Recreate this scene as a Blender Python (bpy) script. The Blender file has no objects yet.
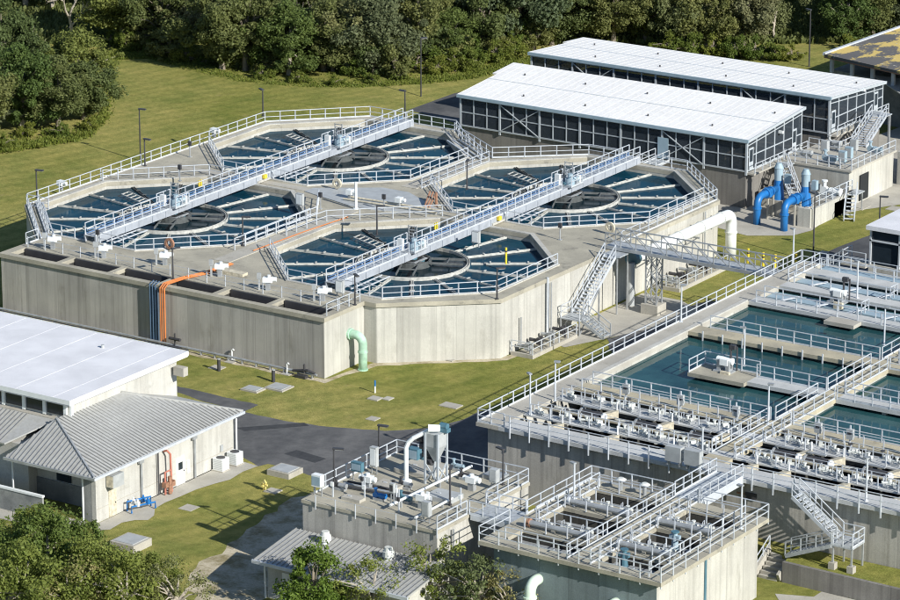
import bpy, math, random
import numpy as np
from mathutils import Vector, Matrix, Euler
from mathutils.geometry import tessellate_polygon
R = math.radians
random.seed(7)
sc = bpy.context.scene
COL = sc.collection

# ------------------------------------------------------------------ camera, sky, sun, exposure
F, HZ, YAW, CAMH = 3711.39, 1135.95, -0.5839405, 98.0
CAM = np.array([172.994, -242.494, CAMH])
PITCH = math.atan2(HZ, F)
RIGHT = np.array([math.cos(YAW), -math.sin(YAW), 0.0])
FH = np.array([math.sin(YAW), math.cos(YAW), 0.0])
FWD = FH*math.cos(PITCH) - np.array([0, 0, 1])*math.sin(PITCH)
UPV = FH*math.sin(PITCH) + np.array([0, 0, 1])*math.cos(PITCH)
cam = bpy.data.cameras.new('camera'); camo = bpy.data.objects.new('camera', cam); COL.objects.link(camo)
m = Matrix(((RIGHT[0], UPV[0], -FWD[0], CAM[0]), (RIGHT[1], UPV[1], -FWD[1], CAM[1]), (RIGHT[2], UPV[2], -FWD[2], CAM[2]), (0, 0, 0, 1)))
camo.matrix_world = m
cam.sensor_width = 36; cam.lens = 36*F/900; cam.clip_start = 5; cam.clip_end = 6000
sc.camera = camo

SUN_EL = R(29.0)
SUN_DIR = np.array([0.970*math.cos(SUN_EL), -0.242*math.cos(SUN_EL), math.sin(SUN_EL)])
sc.cycles.filter_width = 1.1
w = bpy.data.worlds.new('World'); sc.world = w; w.use_nodes = True
nt = w.node_tree
sky = nt.nodes.new('ShaderNodeTexSky'); sky.sky_type = 'NISHITA'; sky.sun_disc = False
sky.sun_elevation = SUN_EL; sky.sun_rotation = math.atan2(SUN_DIR[0], SUN_DIR[1])
sky.air_density = 1.0; sky.dust_density = 0.3; sky.ozone_density = 3.5
nt.links.new(sky.outputs[0], nt.nodes['Background'].inputs[0])
nt.nodes['Background'].inputs[1].default_value = 0.085
sl = bpy.data.lights.new('sun', 'SUN'); sl.energy = 5.0; sl.angle = R(0.53); sl.color = (1.0, 0.965, 0.90)
so = bpy.data.objects.new('sun', sl); COL.objects.link(so)
so.rotation_euler = Vector(SUN_DIR).to_track_quat('Z', 'Y').to_euler(); so.location = (0, 0, 200)
sc.view_settings.view_transform = 'Standard'; sc.view_settings.look = 'None'
sc.view_settings.exposure = 0.35; sc.view_settings.gamma = 1.0; sc.view_settings.use_curve_mapping = False

# ------------------------------------------------------------------ survey helper: photo pixel + known height -> point in the plant's own axes
def at(px, py, z=0.0):
    d = FWD*F + RIGHT*(px-450) - UPV*(py-300)
    q = CAM + d*((z-CAM[2])/d[2])
    return (float(q[0]), float(q[1]), z)
def at2(z, *pts): return [at(x, y, z)[:2] for x, y in pts]

# ------------------------------------------------------------------ materials
def nodes(name):
    ma = bpy.data.materials.new(name); ma.use_nodes = True
    n = ma.node_tree; b = n.nodes['Principled BSDF']
    return ma, n, b
def ramp(n, a, b, p0=0.3, p1=0.7):
    r = n.nodes.new('ShaderNodeValToRGB'); r.color_ramp.elements[0].position = p0; r.color_ramp.elements[1].position = p1
    r.color_ramp.elements[0].color = (*a, 1); r.color_ramp.elements[1].color = (*b, 1); return r
def noise(n, vec, scale, detail=4, rough=0.55, stretch=None):
    t = n.nodes.new('ShaderNodeTexNoise'); t.inputs['Scale'].default_value = scale
    t.inputs['Detail'].default_value = detail; t.inputs['Roughness'].default_value = rough
    if stretch:
        mp = n.nodes.new('ShaderNodeMapping'); mp.inputs['Scale'].default_value = stretch
        n.links.new(vec, mp.inputs['Vector']); vec = mp.outputs[0]
    n.links.new(vec, t.inputs['Vector']); return t
def mix(n, fac, a, b, mode='MIX'):
    x = n.nodes.new('ShaderNodeMix'); x.data_type = 'RGBA'; x.blend_type = mode
    for s, v in ((0, fac), (6, a), (7, b)):
        if isinstance(v, (int, float)): x.inputs[s].default_value = v
        elif isinstance(v, tuple): x.inputs[s].default_value = (*v, 1) if len(v) == 3 else v
        else: n.links.new(v, x.inputs[s])
    return x.outputs[2]
def pos(n):
    g = n.nodes.new('ShaderNodeNewGeometry'); return g.outputs['Position']
def bump(n, b, h, strength=0.3, dist=0.05):
    u = n.nodes.new('ShaderNodeBump'); u.inputs['Strength'].default_value = strength; u.inputs['Distance'].default_value = dist
    n.links.new(h, u.inputs['Height']); n.links.new(u.outputs[0], b.inputs['Normal'])
M = {}
def plain(name, col, rough=0.6, metal=0.0, var=0.12, scale=1.5):
    ma, n, b = nodes(name); p = pos(n)
    t = noise(n, p, scale, 5)
    c = ramp(n, tuple(v*(1-var) for v in col), tuple(min(1, v*(1+var)) for v in col))
    n.links.new(t.outputs[0], c.inputs[0]); n.links.new(c.outputs[0], b.inputs['Base Color'])
    b.inputs['Roughness'].default_value = rough; b.inputs['Metallic'].default_value = metal
    M[name] = ma; return ma
def concrete(name, light, dark, streak=0.6, joint=None, stain=(0.1, 0.095, 0.08), stain_amt=0.5):
    """cast concrete: cloudy tone, vertical water streaks, faint formwork joints"""
    ma, n, b = nodes(name); p = pos(n)
    t1 = noise(n, p, 0.35, 6, 0.6); c = ramp(n, dark, light, 0.35, 0.65); n.links.new(t1.outputs[0], c.inputs[0])
    t2 = noise(n, p, 1.0, 5, 0.6, (2.4, 2.4, 0.06)); r2 = ramp(n, (0, 0, 0), (1, 1, 1), 0.47, 0.66); n.links.new(t2.outputs[0], r2.inputs[0])
    f = n.nodes.new('ShaderNodeMath'); f.operation = 'MULTIPLY'; f.inputs[1].default_value = streak; n.links.new(r2.outputs[0], f.inputs[0])
    col = mix(n, f.outputs[0], c.outputs[0], tuple(v*0.62 for v in dark))
    t3 = noise(n, p, 0.8, 9, 0.72, (1, 1, 0.3 if joint else 1)); r3 = ramp(n, (0, 0, 0), (1, 1, 1), 0.56, 0.70); n.links.new(t3.outputs[0], r3.inputs[0])
    f3 = n.nodes.new('ShaderNodeMath'); f3.operation = 'MULTIPLY'; f3.inputs[1].default_value = stain_amt; n.links.new(r3.outputs[0], f3.inputs[0])
    col = mix(n, f3.outputs[0], col, stain)
    t4 = noise(n, p, 14, 4, 0.7); c4 = ramp(n, (0.82, 0.82, 0.82), (1.1, 1.1, 1.1)); n.links.new(t4.outputs[0], c4.inputs[0])
    col = mix(n, 1.0, col, c4.outputs[0], 'MULTIPLY')
    if joint:
        sx = n.nodes.new('ShaderNodeSeparateXYZ'); n.links.new(p, sx.inputs[0])
        ad = n.nodes.new('ShaderNodeMath'); ad.operation = 'ADD'; n.links.new(sx.outputs[0], ad.inputs[0]); n.links.new(sx.outputs[1], ad.inputs[1])
        dv = n.nodes.new('ShaderNodeMath'); dv.operation = 'DIVIDE'; dv.inputs[1].default_value = joint; n.links.new(ad.outputs[0], dv.inputs[0])
        fr = n.nodes.new('ShaderNodeMath'); fr.operation = 'FRACT'; n.links.new(dv.outputs[0], fr.inputs[0])
        lt = n.nodes.new('ShaderNodeMath'); lt.operation = 'LESS_THAN'; lt.inputs[1].default_value = 0.045; n.links.new(fr.outputs[0], lt.inputs[0])
        ml = n.nodes.new('ShaderNodeMath'); ml.operation = 'MULTIPLY'; ml.inputs[1].default_value = 0.3; n.links.new(lt.outputs[0], ml.inputs[0])
        col = mix(n, ml.outputs[0], col, tuple(v*0.5 for v in dark))
        # each cast panel a slightly different tone
        fl = n.nodes.new('ShaderNodeMath'); fl.operation = 'FLOOR'; n.links.new(dv.outputs[0], fl.inputs[0])
        wn = n.nodes.new('ShaderNodeTexWhiteNoise'); wn.noise_dimensions = '1D'; n.links.new(fl.outputs[0], wn.inputs['W'])
        cr = ramp(n, (0.86, 0.86, 0.86), (1.06, 1.06, 1.06), 0, 1); n.links.new(wn.outputs[0], cr.inputs[0])
        col = mix(n, 1.0, col, cr.outputs[0], 'MULTIPLY')
    n.links.new(col, b.inputs['Base Color']); b.inputs['Roughness'].default_value = 0.85
    bump(n, b, t4.outputs[0], 0.25, 0.03)
    M[name] = ma; return ma
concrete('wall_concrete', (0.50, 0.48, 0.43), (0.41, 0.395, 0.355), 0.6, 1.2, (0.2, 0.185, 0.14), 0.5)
concrete('tank_concrete', (0.55, 0.54, 0.485), (0.455, 0.445, 0.40), 0.4, 2.4, (0.33, 0.315, 0.27), 0.6)
concrete('deck_concrete', (0.45, 0.42, 0.33), (0.32, 0.30, 0.24), 0.0, None, (0.13, 0.125, 0.11), 0.7)
concrete('pale_deck', (0.56, 0.57, 0.56), (0.44, 0.45, 0.44), 0.0, None, (0.25, 0.25, 0.23), 0.4)
concrete('gallery_concrete', (0.50, 0.45, 0.32), (0.36, 0.33, 0.25), 0.0, None, (0.17, 0.15, 0.12), 0.5)
concrete('slab_concrete', (0.47, 0.45, 0.39), (0.38, 0.36, 0.31), 0.0, None, (0.22, 0.2, 0.15), 0.5)
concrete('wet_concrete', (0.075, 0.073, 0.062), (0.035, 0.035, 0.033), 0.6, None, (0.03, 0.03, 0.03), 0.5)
concrete('block_wall', (0.55, 0.545, 0.50), (0.45, 0.44, 0.40), 0.3, None, (0.30, 0.29, 0.25), 0.6)
concrete('rough_stone', (0.34, 0.35, 0.33), (0.16, 0.17, 0.17), 0.1, None, (0.1, 0.1, 0.1), 0.8)
concrete('membrane_roof', (0.76, 0.765, 0.79), (0.65, 0.655, 0.68), 0.0, None, (0.52, 0.52, 0.54), 0.3)
plain('aluminium', (0.54, 0.575, 0.61), 0.45, 0.1)
plain('bridge_blue', (0.10, 0.19, 0.36), 0.45)
concrete('blue_grey_wall', (0.21, 0.26, 0.27), (0.17, 0.215, 0.225), 0.4, 2.4, (0.12, 0.14, 0.14), 0.4)  # darker blue-grey tone used only on the small filter tank's front wall
plain('girder_paint', (0.37, 0.40, 0.44), 0.5, 0.1, 0.12)
plain('tray_blue', (0.07, 0.12, 0.19), 0.5)
concrete('dark_base_wall', (0.25, 0.24, 0.22), (0.19, 0.18, 0.165), 0.5, 2.4, (0.08, 0.08, 0.08), 0.4)
plain('grating', (0.42, 0.45, 0.47), 0.5, 0.2, 0.25, 3)
plain('galvanised', (0.40, 0.42, 0.43), 0.5, 0.4, 0.2)
plain('white_paint', (0.78, 0.81, 0.80), 0.45, 0, 0.06)
plain('cream_pipe', (0.62, 0.64, 0.60), 0.5, 0, 0.15)
plain('pale_beige', (0.55, 0.50, 0.38), 0.6, 0, 0.3, 4)
plain('cabinet_grey', (0.42, 0.44, 0.44), 0.5, 0.1)
plain('dark_metal', (0.05, 0.05, 0.055), 0.5)
plain('dark_void', (0.015, 0.018, 0.02), 0.9)
plain('steel_frame', (0.44, 0.48, 0.51), 0.5, 0.1, 0.08)
plain('blue_panel', (0.30, 0.40, 0.46), 0.55, 0.0, 0.08)
plain('blue_paint', (0.015, 0.15, 0.42), 0.4)
plain('teal_paint', (0.075, 0.17, 0.22), 0.5)
plain('green_pipe', (0.38, 0.58, 0.44), 0.6, 0, 0.25)
plain('mint_pipe', (0.60, 0.72, 0.60), 0.5, 0, 0.1)
plain('orange_hose', (0.60, 0.20, 0.06), 0.6)
plain('red_paint', (0.46, 0.17, 0.12), 0.55)
plain('yellow_paint', (0.80, 0.60, 0.05), 0.5)
plain('hydrant_yellow', (0.82, 0.68, 0.22), 0.5)
plain('launder_metal', (0.50, 0.50, 0.46), 0.5, 0.1, 0.25, 3)
plain('arm_grey', (0.13, 0.14, 0.14), 0.6, 0.1, 0.3, 3)
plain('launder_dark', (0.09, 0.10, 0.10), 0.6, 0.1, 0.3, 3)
plain('rust', (0.30, 0.16, 0.10), 0.8, 0, 0.3, 6)
plain('lamp_glass', (0.7, 0.7, 0.66), 0.3)
plain('door_white', (0.8, 0.8, 0.76), 0.5)
plain('window_glass', (0.02, 0.03, 0.04), 0.12)
plain('grass_blade', (0.13, 0.17, 0.035), 0.8, 0, 0.35, 1)

def metal_roof(name, c, var=0.06):
    ma, n, b = nodes(name); p = pos(n)
    t = noise(n, p, 0.25, 6, 0.65, (0.35, 1.2, 1)); a = ramp(n, tuple(v*(1-2*var) for v in c), tuple(min(1, v*(1+var)) for v in c), 0.3, 0.7)
    n.links.new(t.outputs[0], a.inputs[0])
    # panels cut across the slope, each a shade of its own
    sx = n.nodes.new('ShaderNodeSeparateXYZ'); n.links.new(p, sx.inputs[0])
    dv = n.nodes.new('ShaderNodeMath'); dv.operation = 'DIVIDE'; dv.inputs[1].default_value = 0.9; n.links.new(sx.outputs[0], dv.inputs[0])
    fl = n.nodes.new('ShaderNodeMath'); fl.operation = 'FLOOR'; n.links.new(dv.outputs[0], fl.inputs[0])
    wn = n.nodes.new('ShaderNodeTexWhiteNoise'); wn.noise_dimensions = '1D'; n.links.new(fl.outputs[0], wn.inputs['W'])
    cr = ramp(n, (0.965, 0.965, 0.97), (1.015, 1.015, 1.01), 0, 1); n.links.new(wn.outputs[0], cr.inputs[0])
    col = mix(n, 1.0, a.outputs[0], cr.outputs[0], 'MULTIPLY')
    t2 = noise(n, p, 3.5, 4, 0.7); r2 = ramp(n, (0.88, 0.87, 0.85), (1.03, 1.03, 1.03), 0.35, 0.6); n.links.new(t2.outputs[0], r2.inputs[0])
    col = mix(n, 1.0, col, r2.outputs[0], 'MULTIPLY')
    n.links.new(col, b.inputs['Base Color']); b.inputs['Roughness'].default_value = 0.5
    M[name] = ma
metal_roof('white_roof', (0.90, 0.89, 0.86), 0.02)
metal_roof('grey_roof', (0.40, 0.405, 0.39), 0.05)
plain('roof_seam', (0.22, 0.222, 0.215), 0.6)
plain('seam_pale', (0.86, 0.85, 0.82), 0.6)

def grass_mat():
    ma, n, b = nodes('grass'); p = pos(n)
    a = noise(n, p, 0.03, 5, 0.6); c1 = ramp(n, (0.205, 0.215, 0.052), (0.325, 0.298, 0.10), 0.35, 0.65); n.links.new(a.outputs[0], c1.inputs[0])
    d = noise(n, p, 0.25, 6, 0.65); c2 = ramp(n, (0.72, 0.82, 0.7), (1.18, 1.12, 1.1), 0.35, 0.65); n.links.new(d.outputs[0], c2.inputs[0])
    e = noise(n, p, 1.8, 6, 0.75); c3 = ramp(n, (0.72, 0.76, 0.7), (1.22, 1.18, 1.25), 0.33, 0.67); n.links.new(e.outputs[0], c3.inputs[0])
    g = noise(n, p, 12, 3, 0.7); c4 = ramp(n, (0.7, 0.7, 0.7), (1.25, 1.25, 1.25), 0.35, 0.65); n.links.new(g.outputs[0], c4.inputs[0])
    # mower passes, bent by a slow noise
    wv = n.nodes.new('ShaderNodeTexWave'); wv.inputs['Scale'].default_value = 0.16; wv.inputs['Distortion'].default_value = 9; wv.inputs['Detail'].default_value = 2; wv.inputs['Detail Scale'].default_value = 0.25
    mp = n.nodes.new('ShaderNodeMapping'); mp.inputs['Rotation'].default_value = (0, 0, 0.35); n.links.new(p, mp.inputs[0]); n.links.new(mp.outputs[0], wv.inputs[0])
    c5 = ramp(n, (0.92, 0.93, 0.92), (1.06, 1.05, 1.05), 0.2, 0.8); n.links.new(wv.outputs['Fac'], c5.inputs[0])
    col = c1.outputs[0]
    for c in (c2, c3, c4, c5): col = mix(n, 1.0, col, c.outputs[0], 'MULTIPLY')
    # bare sandy spots
    s = noise(n, p, 0.5, 7, 0.75); rs = ramp(n, (0, 0, 0), (0.6, 0.6, 0.6), 0.60, 0.72); n.links.new(s.outputs[0], rs.inputs[0])
    col = mix(n, rs.outputs[0], col, (0.26, 0.22, 0.11))
    n.links.new(col, b.inputs['Base Color']); b.inputs['Roughness'].default_value = 1.0; b.inputs['Specular IOR Level'].default_value = 0.1
    bump(n, b, g.outputs[0], 0.6, 0.12); M['grass'] = ma
grass_mat()
def asphalt_mat():
    ma, n, b = nodes('asphalt'); p = pos(n)
    a = noise(n, p, 0.12, 6, 0.65, (1, 0.5, 1)); c1 = ramp(n, (0.055, 0.058, 0.063), (0.15, 0.15, 0.148), 0.32, 0.68); n.links.new(a.outputs[0], c1.inputs[0])
    d = noise(n, p, 0.8, 7, 0.7); c2 = ramp(n, (0.75, 0.75, 0.76), (1.15, 1.14, 1.12), 0.35, 0.65); n.links.new(d.outputs[0], c2.inputs[0])
    g = noise(n, p, 20, 3, 0.7); c3 = ramp(n, (0.8, 0.8, 0.8), (1.2, 1.2, 1.2)); n.links.new(g.outputs[0], c3.inputs[0])
    col = mix(n, 1.0, mix(n, 1.0, c1.outputs[0], c2.outputs[0], 'MULTIPLY'), c3.outputs[0], 'MULTIPLY')
    n.links.new(col, b.inputs['Base Color']); b.inputs['Roughness'].default_value = 0.85
    bump(n, b, g.outputs[0], 0.3, 0.02); M['asphalt'] = ma
asphalt_mat()
def dirt_mat():
    ma, n, b = nodes('dirt'); p = pos(n)
    a = noise(n, p, 0.5, 7, 0.7); c = ramp(n, (0.24, 0.20, 0.10), (0.52, 0.46, 0.34), 0.38, 0.56); n.links.new(a.outputs[0], c.inputs[0])
    g = noise(n, p, 6, 5, 0.7); c3 = ramp(n, (0.75, 0.75, 0.72), (1.2, 1.2, 1.2)); n.links.new(g.outputs[0], c3.inputs[0])
    n.links.new(mix(n, 1.0, c.outputs[0], c3.outputs[0], 'MULTIPLY'), b.inputs['Base Color']); b.inputs['Roughness'].default_value = 1
    bump(n, b, g.outputs[0], 0.6, 0.08); M['dirt'] = ma
dirt_mat()
def water_mat(name, c1, c2, rough=0.06, ior=1.33, bs=0.05):
    ma, n, b = nodes(name); p = pos(n)
    a = noise(n, p, 0.22, 7, 0.7); c = ramp(n, c1, tuple(v*1.35 for v in c2), 0.35, 0.7); n.links.new(a.outputs[0], c.inputs[0])
    n.links.new(c.outputs[0], b.inputs['Base Color']); b.inputs['Roughness'].default_value = rough; b.inputs['IOR'].default_value = ior
    t = noise(n, p, 1.6, 3, 0.6); bump(n, b, t.outputs[0], bs, 0.1); M[name] = ma
water_mat('clarifier_water', (0.003, 0.027, 0.048), (0.005, 0.042, 0.068), 0.08, 1.1, 0.05)
water_mat('basin_water', (0.011, 0.046, 0.056), (0.024, 0.078, 0.082), 0.05, 1.26, 0.08)
water_mat('dark_water', (0.006, 0.012, 0.016), (0.012, 0.02, 0.024), 0.15, 1.3, 0.05)
water_mat('feedwell_water', (0.004, 0.013, 0.019), (0.008, 0.020, 0.026), 0.12, 1.15, 0.05)
def screen_mat():
    ma, n, b = nodes('insect_screen'); out = n.nodes['Material Output']
    tr = n.nodes.new('ShaderNodeBsdfTransparent'); ms = n.nodes.new('ShaderNodeMixShader'); ms.inputs[0].default_value = 0.66
    b.inputs['Base Color'].default_value = (0.028, 0.040, 0.054, 1); b.inputs['Roughness'].default_value = 0.7
    n.links.new(tr.outputs[0], ms.inputs[1]); n.links.new(b.outputs[0], ms.inputs[2]); n.links.new(ms.outputs[0], out.inputs[0])
    M['insect_screen'] = ma
screen_mat()
def leaf_mat(name, dark, light, hue=0.0):
    ma, n, b = nodes(name); p = pos(n)
    a = noise(n, p, 0.9, 3, 0.6); c = ramp(n, dark, light, 0.3, 0.7); n.links.new(a.outputs[0], c.inputs[0])
    oi = n.nodes.new('ShaderNodeObjectInfo'); cr = ramp(n, (0.68, 0.82, 0.72), (1.35, 1.22, 1.05), 0, 1); n.links.new(oi.outputs['Random'], cr.inputs[0])
    g = noise(n, p, 7.0, 2, 0.6); c3 = ramp(n, (0.6, 0.62, 0.6), (1.4, 1.35, 1.4), 0.3, 0.7); n.links.new(g.outputs[0], c3.inputs[0])
    col = mix(n, 1.0, mix(n, 1.0, c.outputs[0], cr.outputs[0], 'MULTIPLY'), c3.outputs[0], 'MULTIPLY')
    n.links.new(col, b.inputs['Base Color']); b.inputs['Roughness'].default_value = 0.65; b.inputs['Specular IOR Level'].default_value = 0.3
    tl = n.nodes.new('ShaderNodeBsdfTranslucent'); n.links.new(col, tl.inputs[0])
    ms = n.nodes.new('ShaderNodeMixShader'); ms.inputs[0].default_value = 0.38
    n.links.new(b.outputs[0], ms.inputs[1]); n.links.new(tl.outputs[0], ms.inputs[2]); n.links.new(ms.outputs[0], n.nodes['Material Output'].inputs[0])
    M[name] = ma
leaf_mat('oak_leaf', (0.105, 0.130, 0.045), (0.185, 0.210, 0.078))
leaf_mat('green_leaf', (0.100, 0.137, 0.036), (0.178, 0.218, 0.062))
leaf_mat('grey_leaf', (0.125, 0.145, 0.078), (0.205, 0.225, 0.125))
leaf_mat('bright_leaf', (0.11, 0.17, 0.025), (0.19, 0.26, 0.05))
leaf_mat('dull_leaf', (0.16, 0.175, 0.075), (0.27, 0.275, 0.13))
leaf_mat('bush_leaf', (0.10, 0.145, 0.022), (0.19, 0.22, 0.05))
leaf_mat('fore_leaf', (0.12, 0.165, 0.036), (0.205, 0.25, 0.066))
plain('bark', (0.20, 0.17, 0.13), 0.95, 0, 0.3, 3)
plain('pale_bark', (0.36, 0.32, 0.26), 0.95, 0, 0.3, 3)
def worn_roof():
    ma, n, b = nodes('worn_roof'); p = pos(n)
    a = noise(n, p, 0.16, 8, 0.72); c = ramp(n, (0.085, 0.085, 0.09), (0.12, 0.115, 0.11), 0.3, 0.52); n.links.new(a.outputs[0], c.inputs[0])
    g = noise(n, p, 0.3, 8, 0.72, (1, 0.6, 1)); r = ramp(n, (0, 0, 0), (1, 1, 1), 0.51, 0.55); n.links.new(g.outputs[0], r.inputs[0])
    col = mix(n, r.outputs[0], c.outputs[0], (0.60, 0.45, 0.14))
    g2 = noise(n, p, 0.8, 6, 0.7); r2 = ramp(n, (0, 0, 0), (1, 1, 1), 0.64, 0.68); n.links.new(g2.outputs[0], r2.inputs[0])
    col = mix(n, r2.outputs[0], col, (0.6, 0.58, 0.5))
    n.links.new(col, b.inputs['Base Color']); b.inputs['Roughness'].default_value = 0.9; M['worn_roof'] = ma
worn_roof()

# ------------------------------------------------------------------ builders
ORG = {}
def link(o, parent=None):
    COL.objects.link(o)
    if parent is not None: o.parent = parent
def tag(o, label=None, cat=None, group=None, kind=None):
    if label: o['label'] = label
    if cat: o['category'] = cat
    if group: o['group'] = group
    if kind: o['kind'] = kind
    return o
def thing(name, label, cat, loc=(0, 0, 0), rz=0.0, group=None):
    o = bpy.data.objects.new(name, None); o.location = loc; o.rotation_euler = (0, 0, rz); o.empty_display_size = 0.3
    link(o); tag(o, label, cat, group); ORG[o.name] = (loc, rz); return o
class MB:
    def __init__(s): s.v = []; s.f = []
    def add(s, vs, fs):
        o = len(s.v); s.v += [tuple(v) for v in vs]; s.f += [tuple(i+o for i in f) for f in fs]; return s
    def box(s, x0, x1, y0, y1, z0, z1):
        return s.add([(x0, y0, z0), (x1, y0, z0), (x1, y1, z0), (x0, y1, z0), (x0, y0, z1), (x1, y0, z1), (x1, y1, z1), (x0, y1, z1)],
                     [(3, 2, 1, 0), (4, 5, 6, 7), (0, 1, 5, 4), (1, 2, 6, 5), (2, 3, 7, 6), (3, 0, 4, 7)])
    def cbox(s, x, y, z, wx, wy, h): return s.box(x-wx/2, x+wx/2, y-wy/2, y+wy/2, z, z+h)
    def beam(s, p, q, w, h=None):
        h = h or w; p = Vector(p); q = Vector(q); d = q-p
        if d.length < 1e-6: return s
        d.normalize(); up = Vector((0, 0, 1)) if abs(d.z) < 0.95 else Vector((1, 0, 0))
        a = d.cross(up).normalized()*(w/2); b = a.cross(d).normalized()*(h/2)
        vs = [p+a+b, p-a+b, p-a-b, p+a-b, q+a+b, q-a+b, q-a-b, q+a-b]
        return s.add(vs, [(0, 1, 2, 3), (7, 6, 5, 4), (0, 4, 5, 1), (1, 5, 6, 2), (2, 6, 7, 3), (3, 7, 4, 0)])
    def tube(s, pts, r, n=8, cap=True):
        pts = [Vector(p) for p in pts]; rs = r if isinstance(r, (list, tuple)) else [r]*len(pts)
        base = len(s.v); prev = None
        for i, p in enumerate(pts):
            d = (pts[min(i+1, len(pts)-1)]-pts[max(i-1, 0)]).normalized()
            if prev is None:
                up = Vector((0, 0, 1)) if abs(d.z) < 0.9 else Vector((1, 0, 0)); a = d.cross(up).normalized()
            else: a = (prev - d*prev.dot(d)).normalized()
            prev = a; b = d.cross(a)
            for k in range(n):
                t = 2*math.pi*k/n; s.v.append(tuple(p + (a*math.cos(t)+b*math.sin(t))*rs[i]))
        for i in range(len(pts)-1):
            for k in range(n):
                k2 = (k+1) % n; s.f.append((base+i*n+k, base+i*n+k2, base+(i+1)*n+k2, base+(i+1)*n+k))
        if cap:
            s.f.append(tuple(base+k for k in reversed(range(n)))); e = base+(len(pts)-1)*n; s.f.append(tuple(e+k for k in range(n)))
        return s
    def cyl(s, x, y, z0, z1, r, n=12, r2=None): return s.tube([(x, y, z0), (x, y, z1)], [r, r if r2 is None else r2], n)
    def prism(s, poly, z0, z1, bottom=False):
        n = len(poly); vs = [(x, y, z0) for x, y in poly]+[(x, y, z1) for x, y in poly]
        fs = [(i, (i+1) % n, n+(i+1) % n, n+i) for i in range(n)]
        tr = tessellate_polygon([[Vector((x, y, 0)) for x, y in poly]])
        fs += [tuple(n+i for i in t) for t in tr]
        if bottom: fs += [tuple(reversed(t)) for t in tr]
        return s.add(vs, fs)
    def sides(s, poly, z0, z1):
        n = len(poly); vs = [(x, y, z0) for x, y in poly]+[(x, y, z1) for x, y in poly]
        return s.add(vs, [(i, (i+1) % n, n+(i+1) % n, n+i) for i in range(n)])
    def flat(s, poly, z, holes=()):
        loops = [[Vector((x, y, 0)) for x, y in p] for p in (poly, *holes)]
        vs = [(x, y, z) for p in (poly, *holes) for x, y in p]
        fs = []
        for t in tessellate_polygon(loops):
            a, b, c = (vs[i] for i in t)
            cr = (b[0]-a[0])*(c[1]-a[1])-(b[1]-a[1])*(c[0]-a[0])
            fs.append(tuple(t) if cr > 0 else tuple(reversed(t)))
        return s.add(vs, fs)
    def ringz(s, cx, cy, r0, r1, z0, z1, n=40, a0=0, a1=2*math.pi):
        full = abs(a1-a0-2*math.pi) < 1e-6; k = n if full else n+1; base = len(s.v)
        for i in range(k):
            t = a0+(a1-a0)*i/n; c, d = math.cos(t), math.sin(t)
            s.v += [(cx+r0*c, cy+r0*d, z0), (cx+r1*c, cy+r1*d, z0), (cx+r1*c, cy+r1*d, z1), (cx+r0*c, cy+r0*d, z1)]
        for i in range(n):
            j = (i+1) % k
            for a, b in ((0, 1), (1, 2), (2, 3), (3, 0)): s.f.append((base+4*i+a, base+4*j+a, base+4*j+b, base+4*i+b))
        return s
    def build(s, name, mat, parent=None, smooth=False, label=None):
        vs = s.v
        root = parent
        while root is not None and root.parent is not None: root = root.parent
        if root is not None and root.name in ORG:
            (ox, oy, oz), rz = ORG[root.name]
            if ox or oy or oz: vs = [(x-ox, y-oy, z-oz) for x, y, z in vs]
            if rz:
                c, d = math.cos(-rz), math.sin(-rz); vs = [(x*c-y*d, x*d+y*c, z) for x, y, z in vs]
        me = bpy.data.meshes.new(name); me.from_pydata(vs, [], s.f); me.validate(); me.update()
        me.materials.append(M[mat] if isinstance(mat, str) else mat)
        if smooth: me.polygons.foreach_set('use_smooth', [True]*len(me.polygons))
        o = bpy.data.objects.new(name, me); link(o, parent)
        if label: o['label'] = label
        return o
def copy_tree(o, parent=None):
    c = o.copy(); COL.objects.link(c)
    if parent is not None: c.parent = parent
    for ch in [x for x in KIDS.get(o.name, [])]: copy_tree(ch, c)
    return c
KIDS = {}
def reg(root):
    """remember a prototype's children so that copies need no lookup"""
    def walk(o):
        KIDS[o.name] = list(o.children)
        for ch in o.children: walk(ch)
    bpy.context.view_layer.update(); walk(root)
def place(proto, loc, rz=0.0, label=None, used=set()):
    if proto.name not in used: used.add(proto.name); o = proto
    else: o = copy_tree(proto)
    o.location = loc; o.rotation_euler = (0, 0, rz)
    if label: o['label'] = label
    return o
ORD = ['first', 'second', 'third', 'fourth', 'fifth', 'sixth', 'seventh', 'eighth', 'ninth', 'tenth', 'eleventh', 'twelfth', 'thirteenth',
       'fourteenth', 'fifteenth', 'sixteenth', 'seventeenth', 'eighteenth', 'nineteenth', 'twentieth', 'twenty-first', 'twenty-second', 'twenty-third', 'twenty-fourth', 'twenty-fifth', 'twenty-sixth', 'twenty-seventh', 'twenty-eighth', 'twenty-ninth', 'thirtieth', 'thirty-first', 'thirty-second']
JR = random.Random(5)
def rail(mb, pts, z, h=1.07, step=1.55, post=0.075, bar=0.058, drop=0.0, toe=True, closed=False, mid=1):
    j = 1+0.1*JR.random(); post *= j; bar *= j; h *= 1+0.012*JR.random(); drop += 0.004+0.01*JR.random()
    P = [Vector((p[0], p[1], p[2] if len(p) > 2 else z)) for p in pts]
    if closed: P.append(P[0])
    for si, (a, b) in enumerate(zip(P, P[1:])):
        L = (b-a).length; n = max(1, round(L/step)); up = Vector((0, 0, 1))
        for k in range(1 if si else 0, n+1):
            q = a.lerp(b, k/n); mb.beam(q-up*drop, q+up*h, post)
        mb.beam(a+up*h, b+up*h, bar)
        for j in range(1, mid+1): mb.beam(a+up*h*j/(mid+1), b+up*h*j/(mid+1), bar*0.85)
        if toe: mb.beam(a+up*0.08, b+up*0.08, 0.03, 0.14)
    return mb
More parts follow.
